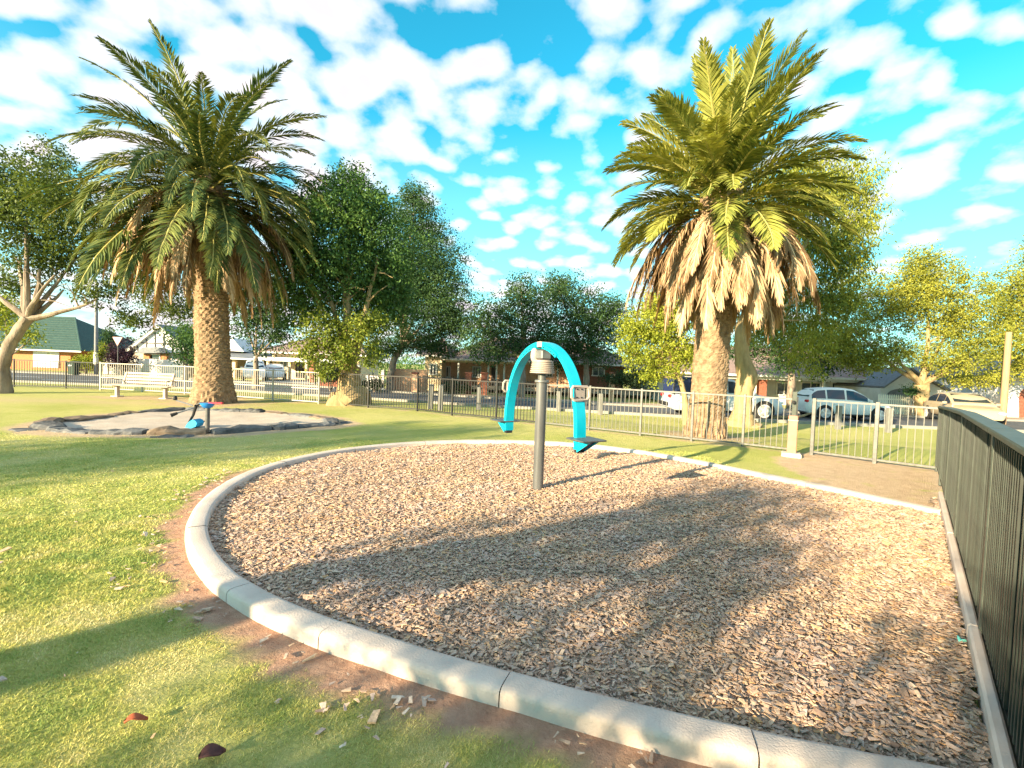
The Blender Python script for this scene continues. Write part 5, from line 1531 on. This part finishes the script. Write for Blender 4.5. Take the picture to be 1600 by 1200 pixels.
# cream verandah house
Y = 37.0
h5 = house('house', 760, Y, 'cream house with a long verandah behind brick gate piers')
wbox(h5, 'wall', 690, 900, 566, Y + 2.4, 7, MAT['brick_t']); wbox(h5, 'front_room', 664, 690, 556, Y - .2, 8, MAT['cream']); wbox(h5, 'wall', 900, 975, 570, Y + 1.2, 7, MAT['brick_r'])
hip(h5, 'roof', 700, 985, 565, 532, Y + .2, 10, MAT['roofpink'], .5, (.25, .75)); hip(h5, 'roof', 660, 694, 555, 530, Y - .3, 9, MAT['roofpink'], .4, (.45, .55))
for px in (716, 763, 776, 788, 872, 914): wbox(h5, 'verandah_post', px - 1.3, px + 1.3, 566, Y + .2, .14, MAT['white'])
MB().box(P(780, 566, Y + .2) - h5.location, (10.0, .12, .25)).obj('verandah_beam', MAT['cream'], h5)
for a_, b_ in ((694, 704), (738, 752), (800, 815), (850, 864)): window(h5, a_, b_, 572, 590, Y + 2.4, 'white', bars=2)
window(h5, 671, 683, 568, 586, Y - .2, 'white', bars=1)
wbox(h5, 'door', 768, 774, 572, Y + 2.32, .1, MAT['timber'])
window(h5, 925, 945, 573, 588, Y + 1.2, 'white', bars=1)
MB().box(P(822, 606, Y) - h5.location + Vector((0, 1.2, -.1)), (20, 2.6, .3)).obj('verandah_floor', MAT['brick_g'], h5)
# front fence piers and its dark railing
Y = 32.0
ff = empty('front_fence', (P(740, 610, Y).x, Y, float(gz(-3, Y))), label='brick-piered front fence with dark iron rails before the cream house', cat='fence')
for px, w in ((648, 4.0), (732, 4.6), (757, 4.8), (958, 3.5)): 
    wbox(ff, 'pier', px - w, px + w, 584, Y, .42, MAT['brick_r'] if px > 700 and px < 900 else MAT['brick_t'])
    MB().box(P(px, 583, Y) - ff.location + Vector((0, .2, 0)), (w * 2.6 * Y / F_PX, .5, .12), None, .03).obj('pier_cap', MAT['brick_r'], ff)
def rails(px0, px1, Y, zt, sp_, root, mat):
    a, b_ = P(px0, 600, Y), P(px1, 600, Y); z0 = float(gz(a.x, Y))
    for z in (.15, zt - .15): MB().bar(Vector((a.x, Y, z0 + z)) - root.location, Vector((b_.x, Y, z0 + z)) - root.location, .03, .04).obj('rail', MAT[mat], root)
    pm = MB().box((0, 0, zt / 2), (.022, .022, zt)).mesh('picket', MAT[mat])
    n = int((b_.x - a.x) / sp_)
    for k in range(n + 1): link('picket', pm, root, Vector((a.x + (b_.x - a.x) * k / max(1, n), Y, z0)) - root.location)
rails(653, 727, Y + .2, 1.25, .16, ff, 'timber'); rails(763, 900, Y + .2, 1.2, .2, ff, 'timber')
# long stone and weatherboard house behind the vehicles
Y = 33.5
h6 = house('house', 1240, Y, 'white weatherboard house with stone quoins and verandah behind the parked vehicles')
wbox(h6, 'wall', 1030, 1345, 585, Y + 2, 8, MAT['offwhite']); wbox(h6, 'quoin_wall', 1328, 1353, 588, Y + 1.2, 6, MAT['brick_g']); wbox(h6, 'brick_wall', 1353, 1378, 588, Y + .6, 6, MAT['brick_r'])
wbox(h6, 'brick_wall', 1192, 1200, 588, Y, 1.5, MAT['brick_r'])
hip(h6, 'roof', 1020, 1385, 586, 545, Y + .2, 11, MAT['roofpink'], .6, (.2, .8))
for px in (1050, 1108, 1168, 1182, 1240, 1290): wbox(h6, 'verandah_post', px - 1.6, px + 1.6, 588, Y, .16, MAT['white'])
for a_, b_ in ((1060, 1075), (1128, 1150), (1212, 1238), (1250, 1282), (1298, 1312), (1316, 1326)): window(h6, a_, b_, 597, 618, Y + 2, 'white', bars=1)
for k in range(6): wbox(h6, 'quoin_course', 1328 - (k % 2), 1353, 592 + k * 6.2, Y + 1.17, .1, MAT['palegrey'], py_b=596.6 + k * 6.2)
MB().box(P(1230, 592, Y) - h6.location, (14.5, .15, .22)).obj('verandah_beam', MAT['white'], h6)
# white gable garage with arched dark roller door
Y = 31.0
h7 = house('garage', 1420, Y, 'white gabled garage with a dark arched doorway beside the pale picket fence')
h7['category'] = 'garage'
a, c, t = P(1376, 607, Y), P(1480, 612, Y), P(1418, 578, Y)
o0 = h7.location; zg = 0.0
MB().prism([(a.x - o0.x, -.3), (c.x - o0.x, -.3), (c.x - o0.x, c.z - o0.z), (t.x - o0.x, t.z - o0.z), (a.x - o0.x, a.z - o0.z)], 0, 7, lambda p_, q_, w: (p_, w, q_)).obj('wall', MAT['offwhite'], h7)
ar = [(P(1386, 640, Y).x, P(1386, 640, Y).z), (P(1435, 640, Y).x, P(1435, 640, Y).z)] + [(P(1410.5 + 24.5 * math.cos(q), 617 - 10 * math.sin(q), Y).x, P(1410.5 + 24.5 * math.cos(q), 617 - 10 * math.sin(q), Y).z) for q in np.linspace(0, PI, 10)]
MB().prism([(x_ - o0.x, z_ - o0.z) for x_, z_ in ar], -.06, .0, lambda p_, q_, w: (p_, w, q_)).obj('arched_door', MAT['roofgrey'], h7)
for A, B_ in ((a, t), (c, t)): 
    mb = MB(); s_ = Vector((0, 7.6, 0)); o_ = Vector((0, -.3, .03)) - o0
    mb.prism([(0, 0), (1, 0), (1, 1), (0, 1)], 0, .12, lambda p_, q_, w: A + (B_ - A) * p_ + s_ * q_ + Vector((0, 0, w)) + o_); mb.obj('roof', MAT['roofgrey'], h7)
# pale picket fence
pf = empty('picket_fence', (P(1415, 640, 28.2).x, 28.2, float(gz(22, 28.2))), label='pale timber picket fence in front of the white garage', cat='fence')
a, b_ = P(1372, 640, 28.2), P(1460, 640, 28.2); z0 = pf.location.z
pm = MB().prism([(-.04, 0), (.04, 0), (.04, 1.15), (0, 1.25), (-.04, 1.15)], -.01, .01, lambda p_, q_, w: (p_, w, q_)).mesh('picket', MAT['palewood'])
n = 26
for k in range(n + 1): link('picket', pm, pf, Vector((a.x + (b_.x - a.x) * k / n - pf.location.x, 0, 0)))
for z in (.3, .95): MB().box(((a.x + b_.x) / 2 - pf.location.x, .035, z), (b_.x - a.x, .05, .08)).obj('rail', MAT['palewood'], pf)
# house at the right edge
Y = 30.0
h8 = house('house', 1640, Y, 'white rendered house with an arched entry beyond the round timber pole')
wbox(h8, 'wall', 1574, 1760, 592, Y, 8, MAT['offwhite']); hip(h8, 'roof', 1570, 1770, 592, 560, Y, 9, MAT['roofgrey'], .5, (.3, .7))
ar = [(P(1592, 652, Y).x, P(1592, 652, Y).z), (P(1622, 652, Y).x, P(1622, 652, Y).z)] + [(P(1607 + 15 * math.cos(q), 620 - 14 * math.sin(q), Y).x, P(1607 + 15 * math.cos(q), 620 - 14 * math.sin(q), Y).z) for q in np.linspace(0, PI, 10)]
MB().prism([(x_ - h8.location.x, z_ - h8.location.z) for x_, z_ in ar], -.04, .0, lambda p_, q_, w: (p_, w, q_)).obj('arched_door', MAT['brick_r'], h8)
wbox(h8, 'garden_wall', 1480, 1570, 622, Y + 1, .3, MAT['brick_t'])
# pale paling fence across the side street
Y = 43.5
pg = empty('paling_fence', (P(225, 590, Y).x, Y, float(gz(-32, Y))), label='pale grey paling fence before the half-timbered house', cat='fence')
a, b_ = P(163, 590, Y), P(292, 590, Y); n = 52; z0 = pg.location.z
pm = MB().box((0, 0, .8), (.135, .02, 1.6)).mesh('paling', MAT['palegrey'])
for k in range(n + 1): link('paling', pm, pg, Vector((a.x + (b_.x - a.x) * k / n - pg.location.x, random.uniform(-.012, .012), float(gz(a.x + (b_.x - a.x) * k / n, Y)) - z0 + random.uniform(-.03, .03))))

# ================================================================== street furniture
Y = 41.0
p = P(150, 585, Y); b = Vector((p.x, Y, float(gz(p.x, Y))))
po = empty('street_pole', b, label='slim grey power pole with a cream wrap by the green shrubs', cat='pole')
MB().tube([(0, 0, -.2), (0, 0, P(151, 440, Y).z - b.z)], [.16, .11], 10).obj('shaft', MAT['polegrey'], po, True)
MB().tube([(0, 0, 1.0), (0, 0, 2.0)], .185, 10).obj('wrap', MAT['palewood'], po, True)
p = P(184, 575, Y - 1.0); b = Vector((p.x, Y - 1, float(gz(p.x, Y - 1))))
sg = empty('give_way_sign', b, label='triangular give-way sign on a thin grey post', cat='sign')
MB().tube([(0, 0, -.1), (0, 0, P(184, 528, Y - 1).z - b.z)], .035, 8).obj('post', MAT['galv'], sg, True)
zt = P(184, 527, Y - 1).z - b.z
MB().prism([(-.42, zt + .02), (.42, zt + .02), (0, zt - .74)], -.06, -.04, lambda p_, q_, w: (p_, w, q_)).obj('red_border', MAT['fadedred'], sg)
MB().prism([(-.31, zt - .05), (.31, zt - .05), (0, zt - .58)], -.066, -.061, lambda p_, q_, w: (p_, w, q_)).obj('sign_face', MAT['sign'], sg)
p = P(115, 588, 40.0); b = Vector((p.x, 40.0, float(gz(p.x, 40.0)) + .07))
bi = empty('wheelie_bin', b, label='dark green wheelie bin at the kerb by the orange brick house', cat='bin')
mb = MB(); V = []
for z, w in ((0, .22), (1.0, .30)): V += [(-w, -w * 1.1, z), (w, -w * 1.1, z), (w, w * 1.1, z), (-w, w * 1.1, z)]
mb.v = V; mb.f = [(3, 2, 1, 0), (4, 5, 6, 7), (0, 1, 5, 4), (1, 2, 6, 5), (2, 3, 7, 6), (3, 0, 4, 7)]; mb.obj('tub', MAT['bin'], bi)
MB().box((0, -.02, 1.05), (.66, .74, .09), Matrix.Rotation(.06, 3, 'X'), .03).obj('lid', MAT['bin'], bi)
for s_ in (-1, 1): 
    mb = MB().lathe([(.0, 0), (.1, 0), (.1, .05), (0, .05)], 14); mb.v = [(s_ * .22 + v[2] * s_, .26 + v[0], .1 + v[1]) for v in mb.v]; mb.obj('wheel', MAT['rubber'], bi)
MB().box((0, -.36, .75), (.30, .02, .10)).obj('label_panel', MAT['white'], bi)
b = GG(1566, 663); 
po = empty('timber_pole', b, label='sunlit round timber pole beyond the green fence', cat='pole')
MB().tube([(0, 0, -.2), (0, 0, 2.4), (0, 0, 4.7)], [.15, .14, .125], 12).obj('shaft', MAT['polewood'], po, True)
p = P(399, 590, 38); b = Vector((p.x, 38, float(gz(p.x, 38))))
lp = empty('lamp_post', b, label='thin black post in front of the parked white cars', cat='post')
MB().tube([(0, 0, -.1), (0, 0, P(399, 500, 38).z - b.z)], [.07, .045], 8).obj('shaft', MAT['black'], lp, True)
MB().lathe([(.1, 0), (.16, .06), (.10, .30), (.0, .36)], 10, (0, 0, P(399, 500, 38).z - b.z)).obj('lantern', MAT['black'], lp, True)

# ================================================================== small things on the ground
def fallen(px, py, L, W, rz, mat, label, name='fallen_leaf'):
    p = G(px, py, .03); mb = MB(); V = []
    m_ = 9
    for k in range(m_):
        t = k / (m_ - 1); w = W * math.sin(PI * min(1, t * .96 + .04)) ** .7 / 2
        c = .012 * math.sin(t * 5)
        V += [((t - .5) * L, -w, c + .012), ((t - .5) * L, 0, c), ((t - .5) * L, w, c + .014)]
    mb.v = V
    for k in range(m_ - 1):
        for c in range(2): mb.f.append((k * 3 + c, k * 3 + 3 + c, k * 3 + 4 + c, k * 3 + 1 + c))
    me = mb.mesh(name, MAT[mat], True)
    o = link(name, me, None, p, (0.05, -.04, rz), label=label, cat='leaf')
    so = o.modifiers.new('thickness', 'SOLIDIFY'); so.thickness = .004
    return o
fallen(213, 1126, .085, .04, .5, 'leafr', 'reddish dry leaf lying on the sunlit lawn')
fallen(332, 1179, .095, .07, .6, 'leafb', 'dark brown curled leaf lying on the shaded lawn')
lt = fallen(1502, 1015, .055, .04, .3, 'litter', 'small turquoise scrap on the bark by the plinth', 'plastic_scrap'); lt['category'] = 'litter'; lt.location.z = .085
# fallen branch on the verge behind the palm
b = GG(1205, 655)
br_ = MB(); br_.tube([(0, 0, .06), (.6, -.2, .12), (1.3, -.1, .18), (2.0, .2, .35)], [.12, .10, .07, .03], 8, jit=.1); br_.tube([(.6, -.2, .12), (.9, -.6, .25)], [.06, .02], 6)
br_.obj('fallen_branch', MAT['bark_tan'], None, True, loc=b, label='pale fallen branch on the verge beside the drooping tree', cat='branch')
